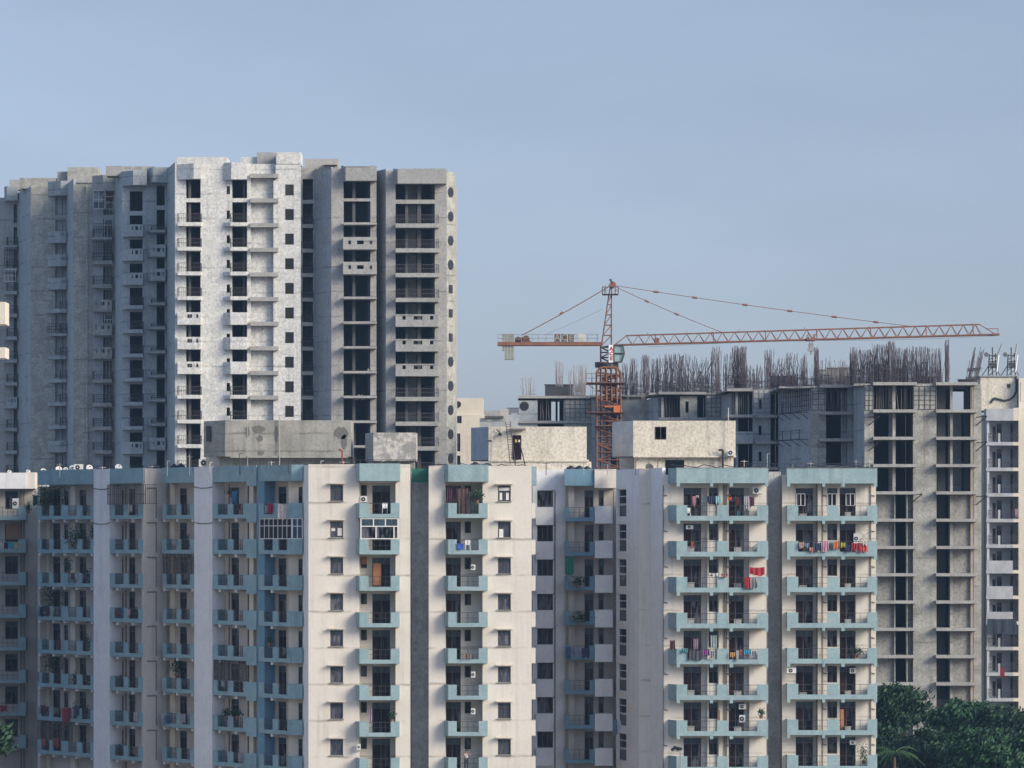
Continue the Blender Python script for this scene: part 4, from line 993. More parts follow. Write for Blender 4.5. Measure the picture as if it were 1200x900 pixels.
for args in [(Y6, 609, 628, 440, .9, None, .7, 10), (Y6, 651, 660, 420, 3, 452, .15, 12), (Y6, 667, 687, 426, 2.6, None, .3, 60), (Y5, 729, 736, 422, 3, None, .2, 14), (Y5, 738, 746, 418, 4, None, .2, 24), (Y5, 752, 761, 414, 4.5, None, .2, 30),
    (Y4, 763, 775, 418, 4, None, .25, 40), (Y4, 776, 792, 414, 3.6, None, .5, 60), (Y4, 792, 808, 412, 3.6, None, .8, 60), (Y4, 808, 832, 416, 2.5, None, 1.3, 70), (Y4, 834, 846, 405, 3.5, None, .3, 40),
    (Y3, 848, 860, 412, 2.5, None, .3, 24), (Y3, 861, 876, 404, 7, None, .35, 110), (Y3, 877, 892, 426, 2, None, .4, 20), (Y3, 898, 906, 408, 5, None, .2, 30), (Y3, 906, 925, 418, 2.2, None, 1.4, 30),
    (Y2, 905, 936, 436, 4.5, None, .5, 130), (Y2, 921, 941, 412, 1.8, None, .9, 10), (Y2, 941, 946, 414, 4, None, .15, 10), (Y2, 956, 960, 404, 9, None, .05, 16), (Y2, 962, 975, 416, 1.6, None, .4, 8), (Y2, 984, 1000, 420, 2.5, None, 1.0, 50),
    (Y1, 998, 1012, 405, 4.5, None, .25, 70), (Y1, 1012, 1024, 408, 5, None, .5, 80), (Y1, 1024, 1042, 402, 4.5, None, .35, 90), (Y1, 1042, 1050, 398, 6, None, .15, 50), (Y1, 1050, 1066, 406, 5, None, .3, 80), (Y1, 1066, 1084, 404, 4.2, None, .3, 80), (Y1, 1084, 1106, 406, 3.2, None, .3, 50),
    (Y1, 1110, 1114, 396, 8, None, .04, 24)]:
    rebar(*args, mat='rebar' if args[2] > 700 else 'rebarpale')
for Y, a, c_, yt in ((Y5, 692, 761, 432), (Y4, 762, 846, 430), (Y3, 847, 912, 428), (Y2, 906, 1000, 426), (Y1, 1000, 1106, 422)):
    rebar(Y, a, c_, yt, 1.3, None, .7, int((c_ - a) * .8), jit=8)
# leaning lattice bundle at the right end
b = MB()
for i in range(26):
    p = 1134 + random.uniform(0, 15); x0 = PX(p, Y1); y = Y1 + random.uniform(.3, 3); zt = PZ(random.uniform(404, 422), Y1); z0 = 46.95; b.bar((x0, y, z0), (x0 + (zt - z0) * .20, y, zt), .035, 3)
for i in range(22):
    z = random.uniform(46.9, 49); b.bar((PX(1134, Y1) + (z - 47) * .15, Y1 + random.uniform(.3, 3), z), (PX(1149, Y1) + (z - 47) * .15, Y1 + random.uniform(.3, 3), z + random.uniform(-.1, .1)), .035, 3)
b.build('rebar_bundle', 'rebar', R)
# partly cast pieces between the rebar
for Y, a, c, yt, mat, sl in ((Y2, 959, 972, 432, 'blue_con', 0), (Y2, 972, 997, 430, 'brick', 0), (Y1, 1026, 1042, 426, 'blue_con', 0), (Y1, 1050, 1064, 431, 'con_dark', 0), (Y6, 639, 672, 450, 'con_dark', 0), (Y2, 906, 934, 440, 'con_dark', 0), (Y1, 1080, 1098, 441, 'con_dark', 0), (Y1, 1128, 1148, 444, 'con_dark', 0)):
    b = MB(); b.box(front(Y), PX(a, Y), PX(c, Y), 46.985, PZ(yt, Y), -4.2, -3.7); b.box(front(Y), PX(a, Y) - .1, PX(c, Y) + .1, PZ(yt, Y) + .002, PZ(yt, Y) + .12, -4.3, -3.6); b.build('cast_wall', mat, R)

# ================================================================== Q : finished block at the right edge
Qb = thing('apartment_building', 'blue-grey and cream apartment block with recessed balconies at the right edge', 'building', (64, 452, 0))
fq = front(450.0); q = fq.U; QZ = PZ(522, 450)
wl = MB(); wl.wall(fq, q(1157), q(1194), 0, PZ(490, 450), -2.2, .3, [(q(1163, -2.2), q(1167, -2.2), QZ + .5 - 3 * k, QZ + 2.3 - 3 * k) for k in range(12)] + [(q(1168, -2.2), q(1174, -2.2), QZ + .25 - 3 * k, QZ + 2.6 - 3 * k) for k in range(12)] + [(q(1184, -2.2), q(1187, -2.2), QZ + .25 - 3 * k, QZ + 2.7 - 3 * k) for k in range(12)])
wl.box(fq, q(1157), q(1194), 0, PZ(490, 450), -14, -2.51)
wl.build('wall', plaster('pale_blue_render', (.40, .43, .47), (.2, .21, .23), .1, .2, .08), Qb)
b = MB(); b.box(fq, q(1193.6), q(1230), 0, PZ(478, 450), -14, .02); b.box(fq, q(1150), q(1156), 0, PZ(486, 450), -14, -1.0); b.build('end_wall', 'cream2', Qb)
fL, LL = through((PX(1147, 453), 453), (PX(1156.5, 450.05), 450.05)); b = MB(); b.box(fL, 0, LL, 0, PZ(486, 450), -.3, 0); b.build('side_wall', 'roomshade', Qb)
its = []
b = MB(); b.box(fq, q(1155.5), q(1187), QZ, QZ + .4, -2.2, .05); bo = b.build('balcony', 'roomshade', Qb)
c_ = MB(); c_.box(fq, q(1187) + .003, q(1193.5), QZ, QZ + .4, -2.2, .06); c_.build('balcony_end', 'cream2', bo)
c_ = MB(); c_.box(fq, q(1169.5), q(1172.2), QZ + .4, QZ + 1.45, -.2, .0); c_.build('post', 'roomshade', bo)
c_ = MB()
for i in range(30):
    u = q(1156) + (q(1193.2) - q(1156)) * i / 29; c_.box(fq, u, u + .03, QZ + .4, QZ + 1.4, -.1, -.07)
for z in (1.38, .95): c_.box(fq, q(1156), q(1193.3), QZ + z, QZ + z + .05, -.105, -.065)
c_.build('railing', 'rail', bo)
its.append(bo)
its.append(window(Qb, fq, q(1163, -2.2), q(1167, -2.2), QZ + .5, QZ + 2.3, -2.28, 1, top=0)); its.append(door(Qb, fq, q(1168, -2.2), q(1174, -2.2), QZ + .25, QZ + 2.6, -2.28)); its.append(door(Qb, fq, q(1184, -2.2), q(1187, -2.2), QZ + .25, QZ + 2.7, -2.28))
rep(its, 12)
for k in (5, 6, 7): 
    b = MB(); b.box(fq, q(1156), q(1186.8), QZ - 3 * k + .403, QZ - 3 * k + 1.5, -.05, .04); b.build('parapet_panel', 'roomshade', Qb)
b = MB(); b.box(fq, q(1155.5), q(1187), PZ(493, 450), PZ(479, 450), -2, .3); b.build('roof_parapet', 'roomshade', Qb)
b = MB(); b.box(fq, q(1187) + .01, q(1194), PZ(493, 450), PZ(478, 450), -2, .31); b.build('roof_parapet', 'cream2', Qb)
Yr = 455.0; fr_ = front(Yr)
b = MB(); b.box(fr_, fr_.U(1149), fr_.U(1192), PZ(481, Yr), PZ(442, Yr), -8, 0); rr = b.build('roof_room', 'room', Qb)
b = MB(); b.box(fr_, fr_.U(1148.5), fr_.U(1192.5), PZ(442, Yr) + .002, PZ(440.5, Yr), -8.1, .15); b.build('coping', 'cement', rr)
b = MB(); b.box(fr_, fr_.U(1180), fr_.U(1184), PZ(454.5, Yr), PZ(450, Yr), .003, .03); b.build('vent_opening', 'black', rr)
b = MB(); b.path([(PX(p, Yr - .1), Yr - .12, PZ(y, Yr)) for p, y in ((1191, 441), (1191, 458), (1188.5, 464), (1184, 468), (1177, 469.5), (1171, 468), (1165, 466.5), (1161.5, 472))], .12, 6); b.build('drain_pipe', 'black', rr)
b = MB(); b.box(front(454), PX(1194, 454), PX(1215, 454), PZ(478, 454), PZ(443, 454), -6, 0); b.box(front(454), PX(1196, 454), PX(1204, 454), PZ(470, 454), PZ(448, 454), .003, .05); b.build('roof_room', 'cream2', Qb)
# ================================================================== distant pale blocks seen in the gap
D1 = thing('apartment_building', 'cream building with a flat white roof room seen in the gap right of the tower', 'building', (-6, 520, 0))
Yd = 520.0; fd = front(Yd); q = fd.U
b = MB(); b.box(fd, q(530), q(566), PZ(486, Yd), PZ(466.5, Yd), -8, 0); b.build('roof_room', 'cream2', D1)
b = MB(); b.wall(fd, q(526), q(568), 0, PZ(486, Yd) - .01, .4, .3, [(q(533), q(541), PZ(496, Yd), PZ(487.5, Yd)), (q(531), q(539.5), PZ(529, Yd), PZ(508, Yd)), (q(531), q(539.5), PZ(545, Yd), PZ(534, Yd))]); b.box(fd, q(526), q(568), 0, PZ(486, Yd) - .02, -8, .09); b.build('wall', 'cream2', D1)
b = MB(); b.box(fd, q(529), q(544), 20, PZ(486.5, Yd), .401, .55); b = MB(); b.box(fd, q(531.2), q(539.3), PZ(529, Yd), PZ(508, Yd), .2, .25); b.box(fd, q(531.2), q(539.3), PZ(545, Yd), PZ(534, Yd), .2, .25); b.box(fd, q(533), q(541), PZ(496, Yd), PZ(487.5, Yd), .2, .25); b.build('window', 'glass', D1)
b = MB(); b.disc((PX(536.5, Yd - .1), Yd - .1, PZ(474, Yd)), (0, 1, 0), .45, .2, 16); b.build('round_vent', 'black', D1)
D2 = thing('apartment_building', 'low grey rooftops with railings farther back beside the scaffolded frame', 'building', (0, 560, 0))
Yd = 560.0; fd = front(Yd); q = fd.U
b = MB(); b.box(fd, q(560), q(586), 0, PZ(481, Yd), -10, 0); b.build('wall', 'grey_con', D2)
b = MB(); b.box(fd, q(586) + .01, q(596), 0, PZ(479, Yd), -10, 0.02); b.build('wall', 'pink', D2)
b = MB(); b.box(fd, q(596) + .02, q(608), 0, PZ(486, Yd), -10, 0); b.box(fd, q(599), q(606), PZ(486, Yd) + .01, PZ(484, Yd), -3, 0); b.build('wall', 'roomshade', D2)
b = MB()
for i in range(15): b.bar((PX(594 + i, Yd - 1), Yd + .5, PZ(486, Yd)), (PX(594 + i, Yd - 1), Yd + .5, PZ(478, Yd)), .04)
b.bar((PX(594, Yd), Yd + .5, PZ(478, Yd)), (PX(609, Yd), Yd + .5, PZ(478, Yd)), .05); b.build('roof_railing', 'rail', D2)
D3 = thing('apartment_building', 'dark rooftop shed with a small window behind the whitewashed stair head', 'building', (-3, 490, 0))
Yd = 490.0; fd = front(Yd); q = fd.U
b = MB(); b.box(fd, q(562), q(592), 0, PZ(490, Yd), -6, 0); b.build('wall', 'blue_con', D3); b = MB(); b.box(fd, q(568), q(590), PZ(490, Yd) + .003, PZ(487.5, Yd), -6.3, .4); b.build('roof', 'con_dark', D3)
b = MB(); b.box(fd, q(571), q(576), PZ(493, Yd) , PZ(489.5, Yd) - .3, .003, .04); b.build('window', 'framew', D3)
# building whose balcony ends poke in at the extreme left
D4 = thing('apartment_building', 'cream building outside the left edge with two balcony ends poking into view', 'building', (-45, 300, 0))
Yd = 306.0; fd = front(Yd); q = fd.U
b = MB(); b.box(fd, q(-700), q(-34), 0, 50, -12, 0); b.build('wall', 'cream', D4)  # unseen bulk, extended outward to block sky light from the wing
b = MB(); b.box(fd, q(-36), q(8.7), PZ(379.5, Yd), PZ(355, Yd), -1, 1.4); b.box(fd, q(-40), q(9), PZ(381, Yd), PZ(379.6, Yd), -1.05, 1.45); b.build('balcony', 'cream2', D4)
b = MB(); b.box(fd, q(-40), q(8.7), PZ(420.5, Yd), PZ(408, Yd), -1, 1.4); b.build('balcony', 'cream2', D4)
# ================================================================== tower crane
YC = 405.0
CR = thing('tower_crane', 'rusty orange tower crane with a long lattice jib above the construction site', 'crane', (PX(714, YC), YC, 0))
def cp(px, py, d=0): return (PX(px, YC), YC + d, PZ(py, YC))
def lattice_mast(pl, pr, yb, yt, hw, step, r, mat, name, diag=True):
    b = MB()
    for x in (pl, pr):
        for d in (-hw, hw): b.bar(cp(x, yb, d), cp(x, yt, d), r)
    y = yb; i = 0
    while y > yt + 1:
        y2 = max(yt, y - step)
        for d in (-hw, hw):
            b.bar(cp(pl, y, d), cp(pr, y, d), r * .6)
            if diag: b.bar(cp(pl if i % 2 else pr, y, d), cp(pr if i % 2 else pl, y2, d), r * .6)
        for x in (pl, pr):
            b.bar(cp(x, y, -hw), cp(x, y, hw), r * .6); b.bar(cp(x, y, -hw if i % 2 else hw), cp(x, y2, hw if i % 2 else -hw), r * .6)
        y = y2; i += 1
    return b.build(name, mat, CR)
GY = 630 + 30 * F / YC
lattice_mast(704.5, 722.5, GY, 440, .85, 8, .11, 'rustdark', 'mast')
lattice_mast(699, 727, 548, 436, 1.25, 9, .075, 'rust', 'climbing_frame')
# rounded top of the climbing frame
b = MB()
for d in (-1.25, 1.25):
    pts = [cp(699, 440, d), cp(699.5, 435, d), cp(702, 432, d), cp(706, 431, d), cp(720, 431, d), cp(724, 432, d), cp(727, 436, d), cp(727, 442, d)]
    b.path(pts, .10, 5)
for x in (704, 710, 716, 722): 
    for d in (-1.26, 1.26): b.path([cp(x, 431, d), cp(x + .4, 436, d), cp(x, 447, d), cp(x + .5, 470, d)], .085, 4)
b.split('climbing_frame_cage', 'rust', CR)
b = MB()
for y in (449.5, 484, 499.8):
    a, c = (687, 731) if y < 490 else (697, 728)
    for d in (-1.7, 1.5): b.bar(cp(a, y, d), cp(c, y, d), 0.078)
    b.box(front(YC), PX(a, YC), PX(c, YC), PZ(y, YC) - .03, PZ(y, YC) + .02, -1.5, 1.7)
    if y < 490:
        for x in range(a, c + 1, 6): b.bar(cp(x, y, -1.7), cp(x, y - 11, -1.7), 0.020)
        for yy in (11, 5.5): b.bar(cp(a, y - yy, -1.7), cp(c, y - yy, -1.7), 0.020)
        for x in (a, c): b.bar(cp(x, y - 11, -1.7), cp(x, y - 11, 1.5), 0.023)
    b.bar(cp(a, y, -1.7), cp(a + 9, y + 7, -1.3), 0.039); b.bar(cp(c, y, -1.7), cp(c - 4, y + 7, -1.3), 0.039)
b.split('work_platform', 'rustdark', CR)
b = MB(); b.box(front(YC - 1.6), PX(718.5, YC), PX(726, YC), PZ(484, YC), PZ(476, YC), -.6, .3); b.box(front(YC - 1.6), PX(708, YC), PX(718, YC), PZ(478, YC), PZ(476.5, YC), -.6, .3); b.build('hydraulic_unit', plain('bright_orange_steel', (.5, .14, .04)), CR)
# slewing part and cab
b = MB(); b.disc(cp(711, 428.2), (0, 0, 1), 1.25, .45, 20); b.build('slewing_ring', 'black', CR)
b = MB(); b.disc(cp(710.5, 425.2), (0, 0, 1), 1.25, .12, 16); b.build('slewing_plate', 'rust', CR)
lattice_mast(704, 716, 425, 405, .6, 6, .07, 'rustdark', 'slewing_mast')
b = MB(); b.box(front(YC - .8), PX(713, YC), PX(719.2, YC), PZ(425.5, YC), PZ(405, YC), -.9, .55); cab = b.build('cab', 'white', CR)
b = MB(); fcab = front(YC - .8)
b.add([fcab.pt(fcab.U(719.3), n, z) for n in (-.9, .5) for z in (PZ(425, YC), PZ(405.5, YC))] + [fcab.pt(fcab.U(730), n, PZ(405.5, YC)) for n in (-.8, .4)] + [fcab.pt(fcab.U(731.5), n, PZ(415, YC)) for n in (-.8, .4)] + [fcab.pt(fcab.U(728), n, PZ(425, YC)) for n in (-.8, .4)],
      [(0, 1, 3, 2), (1, 4, 5, 3), (4, 6, 7, 5), (6, 8, 9, 7), (8, 0, 2, 9), (2, 3, 5, 7, 9), (0, 8, 6, 4, 1)])
b.build('cab_windscreen', 'cabglass', cab)
b = MB()
def cq(px, py, n=.56): return fcab.pt(fcab.U(px), n, PZ(py, YC))
for pts in ([cq(719.4, 405.4), cq(730, 405.4), cq(731.6, 415), cq(728.3, 425), cq(719.4, 425), cq(719.4, 405.4)], [cq(719.4, 414.9), cq(731.6, 414.9)]): b.path(pts, .07, 4)
b.build('cab_frame', 'frame', cab)
b = MB(); b.path([cp(719, 425.5, -.9), cp(725, 430, 0), cp(714, 431, 0)], .06); b.build('cab_bracket', 'rust', CR)
def letter(s, x, y, size, mat, parent, name='lettering', vertical=False, w=.62, ext=.05, Yp=None):
    cu = bpy.data.curves.new(name, 'FONT'); cu.body = s; cu.size = size; cu.align_x = 'CENTER'; cu.align_y = 'CENTER'; cu.extrude = ext / 2; cu.offset = size * .02
    o = bpy.data.objects.new(name, cu); COL.objects.link(o)
    dg = bpy.context.evaluated_depsgraph_get(); me = bpy.data.meshes.new_from_object(o.evaluated_get(dg)); bpy.data.objects.remove(o)
    me.materials.clear(); me.materials.append(M[mat] if isinstance(mat, str) else mat)
    mo = bpy.data.objects.new(name, me); COL.objects.link(mo); mo.parent = parent
    base = BASE[root_of(parent).name]; mo.location = (x - base[0], Yp - base[1], y - base[2]); mo.rotation_euler = (radians(90), 0, 0); return mo
redp = plain('red_lettering_paint', (.5, .04, .03))
for i, ch in enumerate('ACE'):
    letter(ch, PX(716.2, YC), PZ(409.5 + i * 5.6, YC), .55, redp, cab, Yp=YC - .8 - .58)
# tower head
b = MB()
for d in (-.6, .6):
    b.bar(cp(705, 405, d), cp(713.6, 345, d * .3), 0.066); b.bar(cp(716.5, 405, d), cp(716.6, 345, d * .3), 0.066)
    L = [(705 + 8.6 * t, 405 - 60 * t) for t in (0, .2, .4, .6, .8, 1)]; Rr = [(716.5, 405 - 60 * t) for t in (0, .2, .4, .6, .8, 1)]
    for i in range(5):
        sc = 1 - i * .14; b.bar(cp(*L[i], d * sc), cp(*Rr[i + 1], d * (sc - .14)), 0.039); b.bar(cp(*L[i + 1], d * (sc - .14)), cp(*Rr[i + 1], d * (sc - .14)), 0.035)
b.bar(cp(713.6, 345), cp(716, 333), 0.070); b.bar(cp(716.6, 345), cp(717, 333), 0.070)
b.box(front(YC), PX(713.5, YC), PX(720, YC), PZ(336.5, YC), PZ(333, YC), -.4, .4); b.bar(cp(716, 337), cp(719.5, 330.5), .28, 6)
b.build('tower_head', 'rust', CR)
b = MB(); b.box(front(YC), PX(706, YC), PX(724.5, YC), PZ(345.6, YC), PZ(344.8, YC), -.9, .9)
for x in (706, 709, 721, 724.5):
    for d in (-.9, .9): b.bar(cp(x, 345, d), cp(x, 336, d), 0.023)
for y in (336, 340.5):
    for d in (-.9, .9): b.bar(cp(706, y, d), cp(711, y, d), 0.023); b.bar(cp(720, y, d), cp(724.5, y, d), 0.023)
b.build('head_platform', 'rustdark', CR)
b = MB(); b.bar(cp(715.5, 334), cp(715.5, 329), 0.023); b.bar(cp(715.5, 329.5), cp(715.5, 327), .12, 8); b.build('beacon', 'black', CR)
# counter jib
b = MB(); fj = front(YC)
for d in (-.75, .75): b.box(fj, PX(583, YC), PX(706, YC), PZ(405.2, YC), PZ(401.6, YC), d - .08, d + .08)
for i in range(14):
    x = 584 + i * 9.3; b.box(fj, PX(x, YC), PX(x, YC) + .1, PZ(404, YC), PZ(402.6, YC), -.66, .66)
b.box(fj, PX(584, YC), PX(705, YC), PZ(401.5, YC), PZ(401, YC), -.7, .7); b.build('counter_jib', 'rust', CR)
b = MB()
for d in (-.85, .85):
    for x in (583.5, 589, 602, 611, 624, 631, 640, 651, 662, 677, 689, 700): b.bar(cp(x, 402, d), cp(x, 392, d), 0.023)
    for y in (392, 396.5): b.bar(cp(583.5, y, d), cp(702, y, d), 0.017)
b.split('counter_jib_railing', 'steelgrey', CR)
for i, (x0, x1, y1) in enumerate(((588.5, 591, 411), (591.3, 594.6, 421.5), (595, 598.3, 421.5), (598.7, 602, 421.5))):
    b = MB(); b.box(fj, PX(x0, YC), PX(x1, YC), PZ(y1, YC), PZ(391.6, YC), -.62, .62); b.build('counterweight', 'cw', CR)
b = MB(); b.bar(cp(607, 398.5, -.5), cp(607, 398.5, .5), .35, 10); b.bar(cp(616.5, 397.5, -.4), cp(616.5, 397.5, .4), .38, 12); b.box(fj, PX(603, YC), PX(622, YC), PZ(401, YC), PZ(399.5, YC), -.5, .5)
b.box(fj, PX(610, YC), PX(613.5, YC), PZ(399.4, YC), PZ(395, YC), -.3, .3); b.build('hoist_winch', 'rustdark', CR)
b = MB(); b.box(fj, PX(676.5, YC), PX(686.5, YC), PZ(400.8, YC), PZ(391, YC), -.35, .35); b.box(fj, PX(678.5, YC), PX(684.5, YC), PZ(398.5, YC), PZ(393, YC), .352, .37); b.build('electric_cabinet', plain('pale_cabinet', (.52, .53, .50)), CR)
for i, (ch, x) in enumerate((('A', 653), ('C', 661), ('E', 669))):
    b = MB(); b.box(fj, PX(x - 3.4, YC), PX(x + 3.4, YC), PZ(400.8, YC), PZ(392, YC), .88, .92); so2 = b.build('sign_panel', 'rustdark', CR)
    letter(ch, PX(x, YC), PZ(396.4, YC), .92, 'cw', so2, Yp=YC - .94)
# jib : triangular truss, rising slightly to the right
def jb(px): return 404.5 - (px - 719) * (12.5 / 451)
def jt(px): return (393.4 - (px - 735) * (13.2 / 413)) if px <= 1150 else 380.2 + (px - 1150) * .4
b = MB()
for d in (-.62, .62): b.bar(cp(719, jb(719), d), cp(1170, jb(1170), d), .085, 5)
b.bar(cp(733, jt(735)), cp(1148, jt(1148)), .085, 5); b.bar(cp(1148, jt(1148)), cp(1166, jb(1166) - 1), 0.047)
for d in (-.62, .62): b.bar(cp(720, jb(720), d), cp(734, jt(735)), 0.047)
x = 734.; st = 7.05; i = 0
while x + st < 1151:
    for d in (-.62, .62):
        if i % 2 == 0: b.bar(cp(x, jt(x)), cp(x + st, jb(x + st), d), 0.035)
        else: b.bar(cp(x, jb(x), d), cp(x + st, jt(x + st)), 0.035)
    if i % 2: b.bar(cp(x, jb(x), -.62), cp(x, jb(x), 0.484), .04); b.bar(cp(x, jb(x), -.62), cp(min(x + 2 * st, 1168), jb(x + 2 * st), 0.484), .035)
    x += st; i += 1
b.build('jib', 'rust', CR)
b = MB()
for x in (768, 836, 897, 957, 1020, 1085, 1140): b.bar(cp(x, jt(x)), cp(x, jb(x), -.6), 0.055); b.bar(cp(x, jt(x) + .5), cp(x, jt(x) - 1), .14, 6)
for x in (759, 805, 866, 943): b.bar(cp(x, jt(x)), cp(x, jt(x) - 3.5), 0.027)
b.box(fj, PX(1161, YC), PX(1170.5, YC), PZ(jb(1165) + 1, YC), PZ(jb(1165) - 1, YC), -.7, .7)
b.path([cp(1156, 386.5), cp(1158, 385), cp(1169.5, 385.2), cp(1169.5, 391)], .04)
b.build('jib_fittings', 'rust', CR)
b = MB(); b.disc(cp(769.5, 399), (0, 1, 0), .3, .5, 12); b.box(fj, PX(767, YC), PX(772.5, YC), PZ(402, YC), PZ(400, YC), -.4, .4); b.split('trolley_winch', 'rust', CR)
# trolley and hook block
b = MB(); b.box(fj, PX(945, YC), PX(955, YC), PZ(399.6, YC), PZ(397.8, YC), -.9, .9)
for x in (946.5, 953.5):
    for d in (-.8, .8): b.bar(cp(x, 398, d), cp(x, 391.5, d), 0.039); b.disc(cp(x, 397.4, d), (0, 1, 0), .18, .1, 10)
b.build('trolley', 'rust', CR)
b = MB(); b.box(fj, PX(946.8, YC), PX(953.8, YC), PZ(411.5, YC), PZ(408.2, YC), -.3, .3); b.disc(cp(950.3, 405.3), (0, 1, 0), .28, .3, 12); b.bar(cp(950.3, 408), cp(950.3, 403), 0.094)
for x in (948.3, 952.3): b.bar(cp(x, 408), cp(x, 399), 0.023)
b.path([cp(950.3, 411.5), cp(950.3, 413), cp(951.3, 414), cp(950.3, 415), cp(949.5, 414.2)], .07, 6)
b.build('hook_block', 'steelgrey', CR)
# pendant lines
b = MB()
def line(a, c, sag, n=10, r=.034, d=0):
    pts = []
    for i in range(n + 1):
        t = i / n; pts.append(cp(a[0] + (c[0] - a[0]) * t, a[1] + (c[1] - a[1]) * t + 4 * sag * t * (1 - t), d))
    b.path(pts, r, 5)
line((714, 335.5), (612, 392.5), 1.2, r=.05); line((720, 335.5), (846, jt(846) - .5), 1.5); line((720, 334.5), (1068, jt(1068) - .3), 1.6, 16)
for t in (.14, .27, .44, .59, .74, .88):
    x = 720 + 348 * t; y = 334.5 + (jt(1068) - 334.8) * t + 6.4 * t * (1 - t); b.bar(cp(x - 3, y - .3), cp(x + 3, y + .3), .12, 6)
for t in (.3, .58): x = 720 + 126 * t; y = 335.5 + (jt(846) - 336) * t + 6 * t * (1 - t); b.bar(cp(x - 2.5, y - 1), cp(x + 2.5, y + 1), .11, 6)
b.bar(cp(656, 368.2), cp(660, 366), .12, 6)
b.split('pendant_bars', 'rust', CR)
b = MB(); line((641, 391), (706, 362), 1, r=.022); line((760, 406.5), (945, 399.5), -1.0, 10, .02); line((955, 399), (1165, jb(1165) + 1.5), 1.5, 10, .02); b.split('hoist_rope', 'steelgrey', CR)

# ================================================================== trees
def leaf_crown(name, mat, root, lobes, n, size, seed):
    rnd = random.Random(seed); v = []; f = []
    tot = sum(l[3] ** 2 for l in lobes)
    for (cx, cy, cz, r) in lobes:
        m_ = int(n * r * r / tot)
        # a lobe is made of twig clumps so that gaps stay between them
        clumps = []
        for _ in range(max(8, int(r * r * 9))):
            t = rnd.uniform(0, 2 * pi); z = rnd.uniform(-.55, 1); rr = r * rnd.uniform(.62, 1.08); q = sqrt(max(0, 1 - z * z))
            clumps.append((cx + q * cos(t) * rr * 1.1, cy + q * sin(t) * rr * 1.1, cz + z * rr * .85, rnd.uniform(.28, .6)))
        for _ in range(m_):
            c = rnd.choice(clumps); s = size * rnd.uniform(.4, 1.4)
            p = Vector((c[0] + rnd.gauss(0, c[3]), c[1] + rnd.gauss(0, c[3]), c[2] + rnd.gauss(0, c[3] * .6)))
            d = Vector((rnd.gauss(0, 1), rnd.gauss(0, 1), rnd.gauss(.3, .8))).normalized(); a = d.orthogonal().normalized() * s; e = d.cross(a).normalized() * s * .45
            k = len(v); v += [tuple(p - a), tuple(p - e), tuple(p + a), tuple(p + e)]; f.append((k, k + 1, k + 2, k + 3))
    b = MB(); b.v = v; b.f = f; return b.build(name, mat, root)
def tree(px, Y, top, half, label, mat, seed, n=16000, trunk_r=.28, squash=1.0):
    """broadleaf tree : px centre, top pixel row, crown half width in px"""
    rnd = random.Random(seed); x = PX(px, Y); zt = PZ(top, Y); R_ = half * Y / F
    root = thing('tree', label, 'tree', (x, Y, 0), 'trees below the construction site')
    b = MB(); zc = zt - R_ * 1.1 * squash
    b.bar((x, Y, 0), (x + .1, Y, zc * .55), trunk_r, 8, trunk_r * .75)
    lobes = []
    for i in range(13):
        t = 2 * pi * i / 13 + rnd.uniform(-.3, .3); rr = R_ * rnd.uniform(.24, .48); q = R_ * rnd.uniform(.25, .85)
        lx, ly, lz = x + cos(t) * q, Y + sin(t) * q, zc + rnd.uniform(-.55, .5) * R_ * squash
        lobes.append((lx, ly, lz, rr)); b.bar((x + .1, Y, zc * .55), (lx, ly, lz), trunk_r * .45, 6, trunk_r * .12)
    lobes.append((x, Y, zt - R_ * .5, R_ * .5))
    b.build('trunk', 'bark', root)
    leaf_crown('crown', mat, root, lobes, n, .26, seed); return root
tree(1050, 392, 806, 30, 'dark green tree closest to the right hand block with a slanting top', 'leafA', 3)
tree(1126, 395, 818, 33, 'dense rounded green tree in the middle of the lower right corner', 'leafB', 5, 20000)
tree(1168, 388, 826, 32, 'dark tree under the balconies at the right edge', 'leafA', 8)
tree(1094, 380, 852, 34, 'low spreading tree between the palm and the middle tree', 'leafA', 13)
tree(1150, 372, 852, 40, 'brighter green tree at the bottom of the right corner', 'leafB', 21)
tree(1200, 376, 858, 30, 'dark shrubby tree cut by the right edge of the frame', 'leafA', 34)
tree(1036, 384, 850, 26, 'dark leafy tree squeezed against the right hand block behind the palm', 'leafA', 55, 9000)
tree(-15, 286, 852, 13, 'leafy green tree cut by the left edge at the bottom', 'leafA', 89, 9000)
# palm
Yp = 368.0; xp, zp = PX(1048, Yp), PZ(882, Yp)
pr_ = thing('palm_tree', 'feathery light green palm at the foot of the dark trees', 'palm', (xp, Yp, 0))
b = MB(); b.bar((xp, Yp, 0), (xp, Yp, zp - .4), .22, 8, .15); b.build('trunk', 'bark', pr_)
b = MB(); rnd = random.Random(4)
for i in range(22):
    t = 2 * pi * i / 22 + rnd.uniform(-.1, .1); L = rnd.uniform(2.0, 2.9); up = rnd.uniform(.3, 1.5); prev = None
    for s in range(11):
        q = s / 10; r_ = L * q; z = zp + up * L * .55 * q - 1.1 * L * q * q * .55; c = Vector((xp + cos(t) * r_, Yp + sin(t) * r_, z))
        if prev: b.bar(prev, c, .03, 3)
        sd = Vector((-sin(t), cos(t), 0))
        for sg in (-1, 1):
            tip = c + sd * sg * (.55 * (1 - q * .5)) + Vector((cos(t) * .25, sin(t) * .25, -.22)); w_ = Vector((cos(t), sin(t), 0)) * .05
            k = len(b.v); b.v += [tuple(c - w_), tuple(c + w_), tuple(tip)]; b.f.append((k, k + 1, k + 2))
        prev = c
b.build('frond', 'leafC', pr_)

